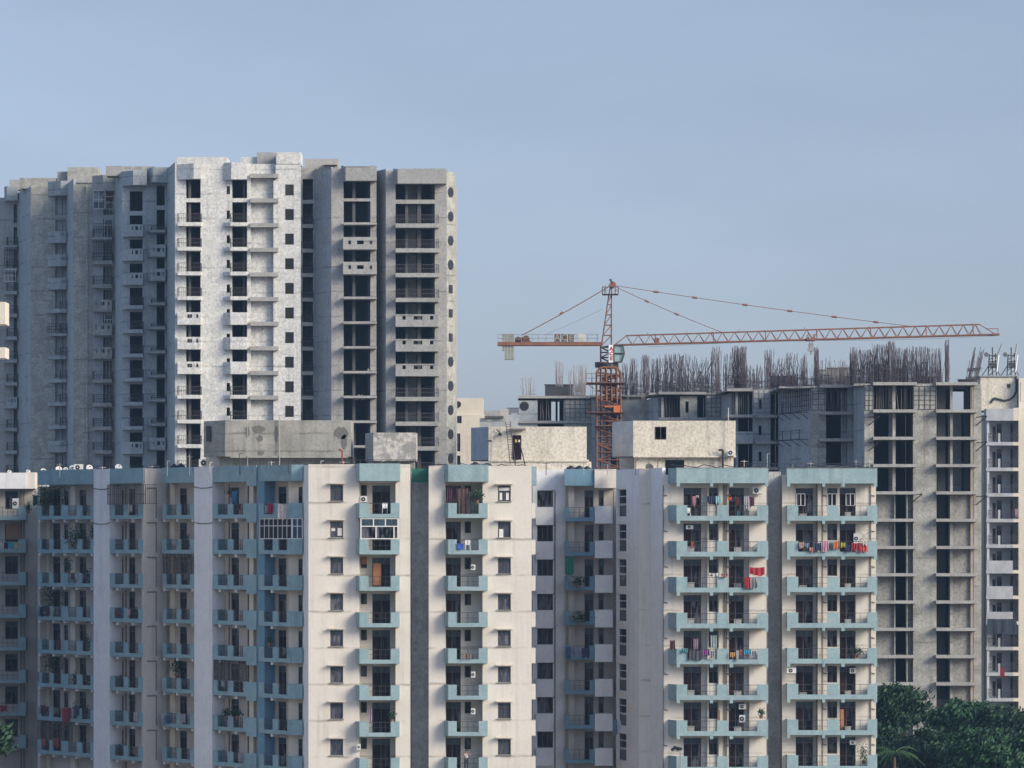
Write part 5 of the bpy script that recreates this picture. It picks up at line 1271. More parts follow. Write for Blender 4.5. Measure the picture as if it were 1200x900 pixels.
# ================================================================== small things : helpers
ORD = ['top', 'second', 'third', 'fourth', 'fifth', 'sixth', 'seventh', 'lowest']
def cloth_item(px0, px1, py0, py1, Y, col, label, cat='laundry', folds=3, name='hanging_cloth', group='laundry on the balconies', skew=0):
    x0, x1, z0, z1 = PX(px0, Y), PX(px1, Y), PZ(py1, Y), PZ(py0, Y); nx, nz = 12, 5; v = []; f = []
    ph = random.uniform(0, 6)
    for side in (0, 1):
        for j in range(nz + 1):
            for i in range(nx + 1):
                t = i / nx; s = j / nz; amp = .05 * (1 - s * .5)
                y = Y - .05 * side + amp * sin(ph + t * folds * 2 * pi)
                zz = z0 + (z1 - z0) * s + (1 - s) * (.07 * sin(ph * 2 + t * 7) + .05 * sin(ph + t * 15)) - .05 * sin(pi * t) * s + skew * t
                xx = x0 + (x1 - x0) * (t + (1 - s) * .04 * sin(ph + 9 * t))
                v.append((xx, y, zz))
    N = (nx + 1) * (nz + 1); idx = lambda i, j, s: s * N + j * (nx + 1) + i
    for j in range(nz):
        for i in range(nx):
            f.append((idx(i, j, 0), idx(i, j + 1, 0), idx(i + 1, j + 1, 0), idx(i + 1, j, 0))); f.append((idx(i, j, 1), idx(i + 1, j, 1), idx(i + 1, j + 1, 1), idx(i, j + 1, 1)))
    for i in range(nx):
        for j in (0, nz): f.append((idx(i, j, 0), idx(i + 1, j, 0), idx(i + 1, j, 1), idx(i, j, 1)))
    for j in range(nz):
        for i in (0, nx): f.append((idx(i, j, 0), idx(i, j, 1), idx(i, j + 1, 1), idx(i, j + 1, 0)))
    b = MB(); b.v = v; b.f = f; base = ((x0 + x1) / 2, Y, z0)
    o = b.build(name, cloth(col), None, base); return tag(o, label, cat, group)
def ac_unit(px0, px1, py0, py1, Y, label, d=.32):
    f = front(Y); x0, x1, z0, z1 = f.U(px0), f.U(px1), PZ(py1, Y), PZ(py0, Y)
    r = thing('air_conditioner', label, 'air conditioner', ((x0 + x1) / 2, Y, z0), 'outdoor air conditioner units')
    b = MB(); b.box(f, x0, x1, z0, z1, -d, 0); b.build('casing', 'ac', r)
    b = MB(); rr = min(z1 - z0, x1 - x0) * .36; c = ((x0 + x1) / 2 - (x1 - x0) * .08, Y, (z0 + z1) / 2); b.disc(c, (0, 1, 0), rr, .03, 18); b.build('fan_grille', 'black', r)
    b = MB(); b.disc((c[0], Y - .03, c[2]), (0, 1, 0), rr * .3, .02, 10); b.build('fan_hub', 'ac', r)
    b = MB(); b.box(f, x0, x1, z0 - .06, z0 - .003, -d - .15, .05); b.build('bracket', 'rail', r); return r
def dish(px, py, Y, rad, label, tilt=.5, az=.3, mat='dish'):
    x, z = PX(px, Y), PZ(py, Y); r = thing('satellite_dish', label, 'satellite dish', (x, Y, z - .7), 'satellite dishes on the roofs')
    ax = Vector((sin(az), -cos(az) * cos(tilt), sin(tilt))).normalized(); a = ax.orthogonal().normalized(); e = ax.cross(a); v = []; f = []; n_, m_ = 18, 4
    c0 = Vector((x, Y, z))
    for s in (0, 1):
        v.append(tuple(c0 - ax * (.02 * s)))
        for j in range(1, m_ + 1):
            q = rad * j / m_
            for i in range(n_): t = 2 * pi * i / n_; v.append(tuple(c0 + ax * (q * q * .35 - .02 * s) + a * cos(t) * q + e * sin(t) * q))
    S = 1 + n_ * m_
    for s in (0, 1):
        o_ = S * s
        for i in range(n_): f.append((o_, o_ + 1 + i, o_ + 1 + (i + 1) % n_))
        for j in range(m_ - 1):
            for i in range(n_): f.append((o_ + 1 + j * n_ + i, o_ + 1 + (j + 1) * n_ + i, o_ + 1 + (j + 1) * n_ + (i + 1) % n_, o_ + 1 + j * n_ + (i + 1) % n_))
    for i in range(n_): k = 1 + (m_ - 1) * n_; f.append((k + i, k + (i + 1) % n_, S + k + (i + 1) % n_, S + k + i))
    b = MB(); b.v = v; b.f = f; b.build('reflector', 'rail' if 'dark grey' in label else 'dish', r)
    b = MB(); b.bar((x, Y + .05, z - .7), (x, Y + .05, z), .03, 6); b.build('mount', 'rail', r)
    b = MB(); b.bar(c0 - e * rad * .7 + ax * .1, c0 + ax * rad * .8, .015); b.disc(c0 + ax * rad * .8, ax, .05, .1, 8); b.build('feed_arm', 'black', r); return r
def plant(px, py, Y, h, label, wide=.35, mat='leafA', pot=(.25, .1, .06)):
    x, z = PX(px, Y), PZ(py, Y); r = thing('potted_plant', label, 'potted plant', (x, Y, z), 'plants on the balconies')
    b = MB(); b.bar((x, Y, z), (x, Y, z + .28), .13, 12, .17); b.build('pot', cloth(pot), r)
    b = MB(); rnd = random.Random(int(px * 7 + py))
    for i in range(int(170 * wide / .35)):
        p = Vector((x + rnd.gauss(0, wide * .5), Y + rnd.gauss(0, .18), z + .28 + abs(rnd.gauss(h * .45, h * .28)))); d = Vector((rnd.gauss(0, 1), rnd.gauss(0, 1), rnd.gauss(0, 1))).normalized(); a = d.orthogonal().normalized() * .09; e = d.cross(a).normalized() * .045
        k = len(b.v); b.v += [tuple(p - a), tuple(p - e), tuple(p + a), tuple(p + e)]; b.f.append((k, k + 1, k + 2, k + 3))
    b.build('leaves', mat, r); return r
def tank(px, Y, zb, rad, h, label):
    x = PX(px, Y); r = thing('water_tank', label, 'water tank', (x, Y, zb), 'black water tanks on the roofs')
    b = MB(); b.bar((x, Y, zb), (x, Y, zb + h * .82), rad, 20); b.bar((x, Y, zb + h * .82), (x, Y, zb + h * .95), rad, 20, rad * .45); b.build('drum', 'black', r)
    b = MB()
    for i in range(4): b.disc((x, Y, zb + h * (.1 + .2 * i)), (0, 0, 1), rad + .025, .06, 20)
    b.build('rib', 'black', r); b = MB(); b.disc((x, Y, zb + h * .98), (0, 0, 1), rad * .35, h * .07, 14); b.build('lid', 'black', r)
# ---- laundry, front blocks : boxes front at E 321, D 322.5
YE, YD = 320.85, 322.35
W_, RED, BLK, PNK, BLU, TEAL_, ORG, YEL, PUR, GRY, NAVY = (.6, .58, .56), (.38, .015, .03), (.02, .02, .03), (.55, .25, .28), (.03, .14, .4), (.02, .25, .28), (.6, .14, .05), (.5, .4, .08), (.25, .03, .2), (.25, .26, .28), (.02, .03, .08)
for a in [
    (811, 815.5, 581, 593, 321.6, PNK, 'pink striped shirt hanging in the top left opening of the middle right block'),
    (816, 819, 580, 583, 321.6, W_, 'small white cloth at the end of the line beside the pink striped shirt'),
    (802, 806, 581, 590, 321.6, BLK, 'black cloth left of the pink striped shirt on the top balcony'),
    (828.5, 837, 581, 590, 321.6, NAVY, 'dark navy clothes hanging before the small window of the top balcony'),
    (838, 845.5, 581, 589.5, 321.6, (.30, .50, .55), 'light blue shirt hanging above the middle pier of the top balcony'),
    (853, 857.5, 582, 586, 321.6, ORG, 'orange cloth at the left end of the right hand line of the top balcony'),
    (857.5, 862, 582, 587, 321.6, NAVY, 'dark cloth just right of the orange cloth on the top balcony'),
    (863, 866, 582, 591, 321.6, (.25, .05, .04), 'brown red garment in the right opening of the top balcony'),
    (871.5, 877.5, 581, 597, 321.6, (.42, .41, .44), 'long grey white garment left of the air conditioner on the top balcony'),
    (878.5, 884, 582, 593.5, 321.6, (.08, .015, .03), 'dark maroon garment under the air conditioner on the top balcony'),
    (864, 868, 599, 604, 321.6, TEAL_, 'teal cloth low in the right opening of the top balcony'),
    (810, 813, 634, 641, 321.5, ORG, 'small orange red cloth on the second balcony of the middle right block'),
    (872, 879.5, 676, 689, YE, RED, 'red cloth over the rail of the third balcony of the middle right block'),
    (880, 886, 676, 689, YE, GRY, 'grey cloth beside the red cloth on the third balcony'),
    (878, 896, 664.5, 674, YE, RED, 'large slanting red cloth above the right pier of the third balcony'),
    (845, 853, 672, 676, YE, (.3, .1, .1), 'dull red cloth lying on the middle pier of the third balcony'),
    (830, 843, 671, 675, 321.3, (.5, .5, .5), 'grey white shirts on the line before the window of the third balcony'),
    (785, 791, 750, 761, YE, (.10, .015, .02), 'dark maroon cloth standing over the left end of the fifth balcony'),
    (799, 806, 760, 764, YE, TEAL_, 'teal cloth at the left of the fifth balcony rail'),
    (808, 822, 762, 773, YE, (.06, .06, .08), 'row of dark clothes over the left rail of the fifth balcony'),
    (824, 831, 761, 767, YE, PUR, 'purple cloth over the fifth balcony rail beside the dark clothes'),
    (832, 839, 762, 771, YE, GRY, 'grey cloth right of the purple cloth on the fifth balcony'),
    (812, 818, 748, 761, 321.9, (.30, .18, .26), 'mauve curtain cloth behind the left rail of the fifth balcony'),
    (832, 840, 744, 759, 321.9, (.35, .42, .42), 'pale green cloth hanging before the small window of the fifth balcony'),
    (856, 862, 764, 770, YE, (.5, .28, .08), 'ochre cloth over the right rail of the fifth balcony'),
    (863, 866, 762, 773, YE, W_, 'white cloth between ochre and coral cloths on the fifth balcony'),
    (867, 870, 761, 767, YE, (.5, .12, .09), 'coral cloth on the right rail of the fifth balcony'),
    (872, 880, 761, 766, YE, (.02, .25, .42), 'bright blue cloth on the right rail of the fifth balcony'),
    (881, 886, 762, 768, YE, GRY, 'grey cloth at the end of the right rail of the fifth balcony'),
    (936, 942, 635, 642, YD, (.50, .32, .25), 'peach cloth at the left end of the long washing row on the far right block'),
    (942.5, 948, 636, 641, YD, (.22, .25, .36), 'blue grey cloth right of the peach cloth on the long washing row'),
    (948.5, 955, 641, 646.5, YD, (.55, .25, .18), 'salmon cloth hanging low on the long washing row'),
    (954, 962, 636, 646, YD, NAVY, 'navy cloth in the long washing row on the far right block'),
    (963, 971, 634, 645.5, YD, (.55, .28, .38), 'pink patterned cloth in the middle of the long washing row'),
    (972, 976, 636, 643, YD, (.10, .16, .16), 'dark green cloth on the middle pier of the far right block'),
    (977, 983.5, 634, 643, YD, (.62, .20, .05), 'orange cloth on the middle pier of the far right block'),
    (985.5, 991, 635.5, 641, YD, (.42, .46, .06), 'lime green cloth right of the orange cloth on the far right block'),
    (991, 997, 638, 646, YD, NAVY, 'dark blue cloth right of the lime green cloth'),
    (998, 1007, 636, 645, YD, (.30, .01, .04), 'crimson cloth in the right part of the long washing row'),
    (1007, 1016, 636, 646.5, YD, (.60, .06, .04), 'bright red cloth at the right end of the long washing row'),
    (1011, 1016, 634, 639, 322.25, W_, 'white cloth over the bright red cloth at the end of the row'),
]: cloth_item(*a)
# wing laundry
def wl_item(f_, pa, pb, py0, py1, col, label, n=.08):
    Yv = f_.Yat((pa + pb) / 2, n); return cloth_item(pa, pb, py0, py1, Yv - .25, col, label)
for a in [
    (fA, 2, 8, 638, 642, NAVY, ''),]: pass
for a in [
    (0, 4.5, 636, 643, 351.2, W_, 'white cloth on the left edge balcony beside the turquoise cloth'),
    (5, 9, 635, 643, 351.2, NAVY, 'dark cloth on the second balcony at the left edge'),
    (9.5, 16, 635, 642.5, 351.2, (.05, .32, .42), 'turquoise cloth on the second balcony at the left edge'),
    (17, 24, 635.5, 644, 351.2, (.45, .44, .30), 'pale yellow cloth on the second balcony at the left edge'),
    (0, 8, 826, 834, 351.2, (.22, .02, .03), 'dark red cloth on the low balcony at the left edge'),
    (42.5, 46, 712, 720, 345.2, (.45, .40, .52), 'lilac cloth at the left corner of the fourth balcony of the wing'),
    (46.5, 50, 711, 722, 344.7, NAVY, 'navy cloth beside the lilac cloth on the fourth balcony of the wing'),
    (50.5, 54, 711, 719, 344.3, W_, 'white cloth between navy and plum cloths on the fourth balcony of the wing'),
    (54.5, 59, 711, 721, 343.8, (.12, .05, .10), 'plum cloth on the fourth balcony of the wing'),
    (60, 64.5, 711, 719, 343.3, (.5, .42, .46), 'pale pink cloth on the fourth balcony of the wing'),
    (65, 71, 711, 721.5, 342.7, (.10, .12, .17), 'dark grey cloth ending the washing row on the fourth balcony of the wing'),
    (84, 87, 672, 680, 340.7, (.5, .3, .32), 'pink cloth in the third opening of the third balcony of the wing'),
    (87.5, 90, 672, 678, 340.5, W_, 'white cloth right of the pink cloth on the third balcony of the wing'),
    (96, 101, 672, 681, 339.8, (.16, .16, .22), 'dark cloth in the last opening of the third balcony of the wing'),
    (135, 141, 713, 722, 335.8, (.36, .02, .06), 'crimson cloth on the fourth balcony of the second wing bay'),
    (143.5, 147.5, 711, 719, 335.0, (.04, .28, .36), 'turquoise cloth on the pier beside the crimson cloth'),
    (149.5, 153, 713, 722, 334.2, (.55, .40, .42), 'pale rose cloth right of the turquoise cloth on the second wing bay'),
    (43.5, 47, 827, 836, 345.2, W_, 'white cloth at the left corner of the sixth balcony of the wing'),
    (47.5, 53, 826, 837, 344.5, (.10, .03, .05), 'dark wine cloth on the sixth balcony of the wing'),
    (72.5, 83, 829, 846, 341.3, (.26, .02, .05), 'large crimson blanket hanging over the sixth balcony of the wing'),
    (84, 87, 830, 840, 340.6, (.35, .38, .42), 'pale cloth right of the crimson blanket'),
    (88, 94, 828, 839, 340.2, (.05, .07, .14), 'navy cloth with pale folds on the sixth balcony of the wing'),
    (96, 103, 830, 840, 339.4, BLK, 'black cloth at the end of the sixth balcony of the wing'),
    (48, 54, 865, 875, 344.5, (.40, .14, .08), 'rust patterned cloth on the lowest dark balcony of the wing'),
    (62, 69, 865, 875, 342.8, (.26, .06, .06), 'brick patterned cloth in the second opening of the lowest dark balcony'),
    (43.5, 47, 787, 797, 345.2, (.34, .22, .36), 'mauve cloth on the fifth balcony of the wing'),
    (189, 193, 836, 847, 332.5, (.40, .42, .50), 'pale lilac towel on the sixth balcony of the third wing bay'),
    (194, 199, 838, 848, 332.0, (.05, .10, .20), 'dark blue towel beside the pale lilac towel'),
    (310.5, 314, 592, 601, 320.6, (.50, .47, .48), 'white towel on the top balcony of the last wing bay'),
    (314.2, 320, 589.5, 601, 320.3, (.30, .01, .05), 'crimson towel on the top balcony of the last wing bay'),
    (325.5, 337, 590, 608, 319.0, (.48, .42, .43), 'large pinkish sheet hanging over the top balcony of the last wing bay'),
    (663, 669, 758, 772, 330.9, (.03, .09, .20), 'blue jeans hanging on the shaded blue balcony in the recess'),
    (670, 674, 758, 767, 330.9, (.18, .17, .26), 'greyish cloth between jeans and navy cloth in the recess'),
    (675, 680, 757, 766, 330.9, (.25, .24, .36), 'lavender cloth on the shaded blue balcony in the recess'),
    (682, 690, 759, 771, 330.9, NAVY, 'navy cloth at the right of the shaded blue balcony in the recess'),
    (662, 672.5, 652, 674, 330.9, (.0, .14, .09), 'green sheet hung above the third blue balcony in the recess'),
    (719, 723.5, 843, 861, 327.0, (.12, .17, .28), 'blue cloth bunch hanging from the stair window of the pier'),
    (724, 727.5, 845, 858, 327.0, (.5, .52, .58), 'white cloth hanging from the stair window of the pier'),
    (544, 555, 766, 771, 316.8, (.16, .12, .10), 'brown mat lying on the fifth balcony of the block beside the slit'),
    (1189, 1193, 596, 606, 447.5, (.42, .25, .28), 'pink cloth on the fourth balcony at the right edge'),
    (1172, 1177, 782, 793, 447.5, (.32, .01, .04), 'red cloth hanging over the lower balcony at the right edge'),
    (1157, 1191, 755 - 30, 755 - 12, 448.6, (.02, .035, .06), 'dark net closing one balcony of the block at the right edge'),
]: cloth_item(*a)
# ---- air conditioners
ac_unit(882, 892.5, 571, 578.5, 321.9, 'white air conditioner under the roof band of the middle right block, above the maroon garment')
ac_unit(804, 812.5, 615.5, 620, 321.9, 'wide air conditioner above the left door of the second balcony, middle right block')
ac_unit(866, 874.5, 825, 831, 321.9, 'upper of two white air conditioners on the seventh storey of the middle right block')
ac_unit(866.5, 873.5, 838, 846.5, 321.9, 'lower of two white air conditioners on the seventh storey of the middle right block')
ac_unit(922, 933, 782.5, 789, 322.9, 'white air conditioner mounted on the cream wall at the left of the far right block')
ac_unit(996, 1003.5, 783, 789, 323.5, 'white air conditioner above the right door of the sixth storey, far right block')
ac_unit(996, 1003.5, 868, 872.5, 323.5, 'small white air conditioner above the right door near the bottom, far right block')
ac_unit(1000.5, 1007, 625, 637, 323.2, 'upright white air conditioner behind the washing row of the far right block')
ac_unit(422.5, 430, 581.5, 588.5, 316.9, 'small cooler box on the top balcony of the left cream block')
ac_unit(552, 557, 661.5, 668, 317.9, 'white cooler box beside the small window on the third balcony, block beside the slit')
ac_unit(552, 557, 787, 794, 317.9, 'white cooler box beside the small window on the sixth balcony, block beside the slit')
ac_unit(552, 557, 830, 837, 317.9, 'white cooler box beside the small window on the seventh balcony, block beside the slit')
ac_unit(419, 422.5, 872, 879, 316.4, 'small white box unit beside the lowest small window of the left cream block')
ac_unit(86.5, 97, 544, 551.3, 343.0, 'white air conditioner standing on the roof of the wing among the dishes')
ac_unit(233, 246, 538, 547, 328.5, 'round faced white unit standing on the roof beside the stained water tank')
ac_unit(14.5, 21.5, 584, 596, 352.8, 'white window cooler on the top balcony at the left edge')
ac_unit(853, 860, 527, 534, 342.4, 'air conditioner at the lower right corner of the weathered roof room')
ac_unit(194, 199, 778, 786, 334.5, 'small white unit on the wall of the fifth balcony, third wing bay')
# ---- dishes and tanks on the roofs
for px, py, Y, r_, l in [(51, 552.3, 347, .28, 'small pale dish at the left end of the wing roof'), (69, 550, 345, .30, 'pale dish second from the left on the wing roof'), (77, 550.5, 344, .24, 'half hidden small dish between two larger ones on the wing roof'),
    (85, 549, 343.5, .30, 'pale dish directly left of the white roof unit'), (105, 548.3, 342, .30, 'round dish right of the white roof unit on the wing'), (139, 548, 337.5, .32, 'dish with a dark feed near the middle of the wing roof'),
    (761, 547.5, 326, .35, 'dark grey dish on the roof before the weathered roof room'), (11, 553, 356, .2, 'small dish on the roof at the left edge'), (33, 552.5, 356, .2, 'greenish small dish above the cream end of the left edge roof')]:
    dish(px, py, Y, r_, l + '')
for px, Y, r_, h, l in [(182, 336, .42, 1.0, 'leftmost black water tank on the wing roof'), (204, 334, .36, 1.05, 'black water tank left of the paired one on the wing roof'), (212, 334, .36, 1.1, 'right one of the paired black water tanks on the wing roof'), (571, 333, .5, 1.1, 'black water tank below the stair head'), (669, 336.5, .4, .95, 'black water tank on the recess roof, left one'), (679, 336.5, .4, .95, 'black water tank on the recess roof, middle one'), (688, 336.5, .35, .9, 'black water tank on the recess roof, right one'), (557, 333, .5, 1.2, 'dark tank at the foot of the grey side of the stair head'), (443, 322, .35, .75, 'low dark tank behind the parapet above the left cream block')]:
    tank(px, Y, 35.35, r_, h, l)
# ---- plants
for px, py, Y, h, l, wd, m_ in [
    (62, 600, 344.0, 2.3, 'huge dark bush of plants filling the top balcony of the wing', 1.3, 'leafA'), (52, 600, 345.5, 1.8, 'dark plants at the left corner of the top wing balcony', .8, 'leafA'),
    (85, 641, 341.5, 1.5, 'tall leafy plant on the second balcony of the wing', .6, 'leafA'), (94, 641, 340.4, 1.2, 'bushy plant right of the tall one on the second wing balcony', .5, 'leafA'), (108.5, 634, 339, 1.2, 'plant at the right end of the second wing balcony', .3, 'leafA'),
    (80, 672, 342.0, 1.0, 'small plant on the third balcony of the wing', .35, 'leafB'), (60, 715, 344.2, 2.0, 'dark shrub behind the washing row of the fourth wing balcony', 1.1, 'leafA'),
    (62, 790, 344.2, 1.7, 'dark plants on the fifth wing balcony behind the mauve cloth', .8, 'leafA'), (208, 795, 332.6, 1.8, 'climbing plant on the fifth balcony of the third wing bay', .7, 'leafA'),
    (33, 602, 351.6, .8, 'plant with reddish leaves on the top balcony at the left edge', .3, 'leafA'), (265, 843, 325.6, .6, 'plant in the left opening of the seventh balcony, fourth wing bay', .4, 'leafA'), (278, 843, 324.2, .6, 'plant in the right opening of the seventh balcony, fourth wing bay', .4, 'leafA'),
    (316, 757, 321.0, .7, 'plant on the fifth balcony of the last wing bay', .3, 'leafB'), (1005, 771, 323.0, .55, 'flowering plant row on the fifth balcony of the far right block', .5, 'leafA'), (1012, 895, 323.0, 1.3, 'bushy plant beside the right pier near the bottom of the far right block', .35, 'leafB'),
    (892, 842, 321.2, .5, 'small plant on the right pier of the seventh balcony, middle right block', .3, 'leafB'), (559, 590, 317.2, .8, 'dark plant on the top balcony of the block beside the slit', .5, 'leafA'), (459, 847, 316.9, .7, 'plant near the bottom balcony of the left cream block', .3, 'leafA'),
    (678, 690, 332.3, .8, 'dark plant on the third blue balcony in the recess', .5, 'leafA'), (680, 733, 332.3, .9, 'dense dark plant on the fourth blue balcony in the recess', .7, 'leafA'), (270, 583, 325.8, .5, 'small plant on the top balcony of the fourth wing bay', .3, 'leafB')]:
    plant(px, py, Y, h, l, wd, m_)
rq = random.Random(77)
for f_, spans, base in ((fA, ((48.5, 57.8), (62, 71.8), (79.5, 89.8), (95.8, 106), (134, 145), (150, 162)), 0), (fBw, ((194.5, 207), (211.5, 222.5), (254.8, 266.8), (273, 285), (309, 319.5), (326, 336.5)), 0)):
    for s0_, s1_ in spans:
        for k in range(NR):
            if rq.random() > .5: continue
            p = rq.uniform(s0_ + 2, s1_ - 2); Yv = f_.Yat(p, -.45); zf = ZB + .18 - 3 * k; py = HZ - (zf - CH) * F / Yv
            if rq.random() < .5: plant(p, py, Yv, rq.uniform(.6, 1.3), 'small dark potted plant behind a rail of the shaded staggered wing', rq.uniform(.2, .4), 'leafA')
            else:
                c_ = rq.choice(((.05, .06, .10), (.10, .04, .05), (.30, .30, .33), (.06, .09, .12), (.14, .11, .10))); w_ = rq.uniform(3.5, 6)
                Yr_ = f_.Yat(p, .12) - .3; zr = ZB + 1.24 - 3 * k; y1_ = HZ - (zr - CH) * F / Yr_
                cloth_item(p - w_ / 2, p + w_ / 2, y1_ - .5, y1_ + rq.uniform(6, 11), Yr_, c_, 'dull coloured washing hung over a rail of the shaded staggered wing', group='dull washing on the wing rails')
# green shade sheet at left top wing corner
cloth_item(38.5, 55, 580, 593, 346.8, (.0, .09, .07), 'dark green shade sheet stretched over the left corner of the top wing balcony', 'shade sheet', 2, 'shade_sheet', None)
# curtain and clutter behind the top balcony of block C
for a in [(524, 531, 571, 590, 317.7, (.07, .01, .035), 'dark maroon curtain at the left of the top balcony beside the slit'), (535, 549, 572, 603, 317.6, (.10, .05, .045), 'patterned brown curtain in the middle of the top balcony beside the slit'),
          (550, 556, 576, 600, 317.7, (.13, .15, .15), 'grey green curtain right of the patterned one beside the slit')]: cloth_item(*a, cat='curtain', name='curtain', group='curtains on the balconies')
cloth_item(271.5, 278, 575, 590, 324.5, (.03, .14, .30), 'blue curtain hanging in the door of the top balcony, fourth wing bay', 'curtain', 2, 'curtain', None)
cloth_item(432, 436.5, 829 - 0, 846, 317.6, (.40, .32, .42), 'lilac curtain behind the seventh balcony door of the left cream block', 'curtain', 2, 'curtain', None)
# orange boards
def board(px0, px1, py0, py1, Y, col, label):
    b = MB(); f = front(Y); b.box(f, f.U(px0), f.U(px1), PZ(py1, Y), PZ(py0, Y), -.05, 0); b.box(f, f.U(px0) + .06, f.U(px1) - .06, PZ(py1, Y) + .06, PZ(py0, Y) - .06, .001, .02)
    o = b.build('board', col, None, (f.U((px0 + px1) / 2), Y, PZ(py1, Y))); return tag(o, label, 'board')
board(437, 446.5, 660, 686, 317.9, M['wood'], 'orange wooden door leaf on the third balcony of the left cream block')
board(423.5, 430, 654, 661, 318.2, M['wood'], 'orange board over the small window of the third storey, left cream block')
board(984.5, 989, 831, 856, 323.4, M['wood'], 'orange wooden door leaf near the bottom of the far right block')
board(7, 22, 614, 632, 354.3, plain('brown_blind', (.26, .14, .07)), 'brown blind closing the window of the second storey at the left edge')
board(840.8, 843.8, 832, 845, 321.8, plain('brown_shutter', (.22, .12, .08)), 'open brown shutter beside the small window of the seventh storey, middle right block')
# chairs on balconies
def chair(px, py, Y, label, mat='white', s=1.0):
    x, z = PX(px, Y), PZ(py, Y); r = thing('plastic_chair', label, 'chair', (x, Y, z), 'chairs on the balconies'); f = Frame(x, Y, 0)
    b = MB(); b.box(f, -.22, .22, z + .40, z + .44, -.22, .22); b.build('seat', mat, r)
    b = MB(); b.box(f, -.22, .22, z + .46, z + .85, -.24, -.20); b.build('backrest', mat, r)
    for sx_ in (-.2, .2):
        for sy_ in (-.2, .2): b = MB(); b.bar(f.pt(sx_, sy_, z), f.pt(sx_, sy_, z + .4), .025); b.build('leg', mat, r)
chair(548, 644.5, 317.2, 'pale chair on the second balcony of the block beside the slit')
chair(451, 601.5, 316.5, 'pale chair before the door of the top balcony, left cream block')
chair(806, 607, 321.4, 'white stool like chair in the left opening of the top balcony, middle right block')
def drying_rack(px, py, Y, label, w_=1.2):
    x, z = PX(px, Y), PZ(py, Y); r = thing('drying_rack', label, 'drying rack', (x, Y, z)); b = MB()
    for d in (-.2, .2):
        b.bar((x - w_ / 2, Y + d, z), (x + w_ / 2, Y + d, z + 1.0), .018); b.bar((x + w_ / 2, Y + d, z), (x - w_ / 2, Y + d, z + 1.0), .018)
    for i in range(7): t = -w_ / 2 + w_ * i / 6; b.bar((x + t, Y - .25, z + 1.0), (x + t, Y + .25, z + 1.0), .012)
    for d in (-.25, .25): b.bar((x - w_ / 2, Y + d, z + 1.0), (x + w_ / 2, Y + d, z + 1.0), .015)
    b.build('rack_frame', 'steelgrey', r)
drying_rack(881, 649.5, 321.5, 'metal drying rack in the right opening of the second balcony, middle right block')
drying_rack(1013, 635, 322.9, 'folded drying rack leaning above the washing row of the far right block', 1.1)
# small white basins on the door thresholds
def crate(px, py, Y, w_, h, col, label, name='storage_box'):
    x, z = PX(px, Y), PZ(py, Y); b = MB(); f = Frame(x, Y, 0); b.box(f, -w_ / 2, w_ / 2, z, z + h, -.2, .2); b.box(f, -w_ / 2 - .03, w_ / 2 + .03, z + h + .002, z + h + .05, -.23, .23)
    return tag(b.build(name, cloth(col), None, (x, Y, z)), label, 'box', 'boxes on the balconies')
Q = ['top', 'second', 'third', 'fourth', 'fifth', 'sixth', 'seventh']
for k in (1, 2, 3, 5, 6):
    y = 606 + 42.1 * k
    crate(809.5, y, 321.7, .55, .5, (.42, .41, .40), 'pale box in the left opening of the %s balcony, middle right block' % Q[k])
    if k != 4: crate(864.5, y, 321.7, .6, .45, (.45, .44, .43), 'pale box in the right opening of the %s balcony, middle right block' % Q[k])
for k in (0, 2, 3, 5, 6):
    y = 607.5 + 41.9 * k
    crate(993.5, y, 323.2, .5, .5, (.45, .44, .43), 'pale box in the right opening of the %s balcony, far right block' % Q[k])
    if k in (0, 2, 5): crate(941, y, 323.2, .6, .35, (.40, .38, .38), 'low pale box in the left opening of the %s balcony, far right block' % Q[k])
crate(539.5, 644, 317.1, .5, .45, (.03, .1, .45), 'blue box on the second balcony of the block beside the slit', 'storage_box')
# ladder and masts on the stair head
LD = thing('ladder', 'tall metal ladder leaning on the whitewashed stair head beside its dark door', 'ladder', (PX(600, 340), 338.5, 35.3))
b = MB()
for p0, p1 in ((594, 598.5), (598.6, 600.8)):
    pass
pA, pB = (PX(598, 339), 338.6, PZ(545, 339)), (PX(592.5, 340), 340.4, PZ(494, 340)); dx = .42
b.bar(pA, pB, .035); b.bar((pA[0] + dx, pA[1], pA[2]), (pB[0] + dx, pB[1], pB[2]), .035)
for i in range(1, 17):
    t = i / 17; q = [pA[j] + (pB[j] - pA[j]) * t for j in range(3)]; b.bar(q, (q[0] + dx, q[1], q[2]), .022)
b.build('rails_and_rungs', 'railrust', LD)
b = MB(); b.bar((PX(619, 339), 338, 35.2), (PX(609, 340), 340.8, PZ(518, 340)), .05); tag(b.build('leaning_pole', 'rail', None, (PX(619, 339), 338, 35.2)), 'dark pole leaning against the door of the stair head', 'pole')
def lampmast(px, yb, yt, Y, label):
    x = PX(px, Y); r = thing('mast_lamp', label, 'lamp', (x, Y, PZ(yb, Y)), 'lamp masts on the roofs'); b = MB(); b.bar((x, Y, PZ(yb, Y)), (x + .12, Y, PZ(yt, Y)), .04, 6); b.build('pole', 'steelgrey', r)
    b = MB(); b.box(Frame(x, Y, 0), -.28, .12, PZ(yt, Y) - .02, PZ(yt, Y) + .14, -.15, .15); b.build('lamp_head', 'rail', r)
lampmast(575, 546, 517.5, 338.5, 'thin leaning lamp mast before the stair head'); lampmast(586, 505, 509, 329.6, 'dark wall lamp high on the stair head') if False else None
b = MB(); b.disc((PX(586, 340.8), 340.7, PZ(509, 340.8)), (0, 1, 0), .15, .25, 12); b.bar((PX(586, 340.8), 340.85, PZ(507, 340.8)), (PX(582, 340.8), 340.7, PZ(503, 340.8)), .05)
tag(b.build('wall_lamp', 'black', None, (PX(586, 340.8), 340.7, PZ(509, 340.8))), 'dark round lamp fixed high on the whitewashed stair head', 'lamp')
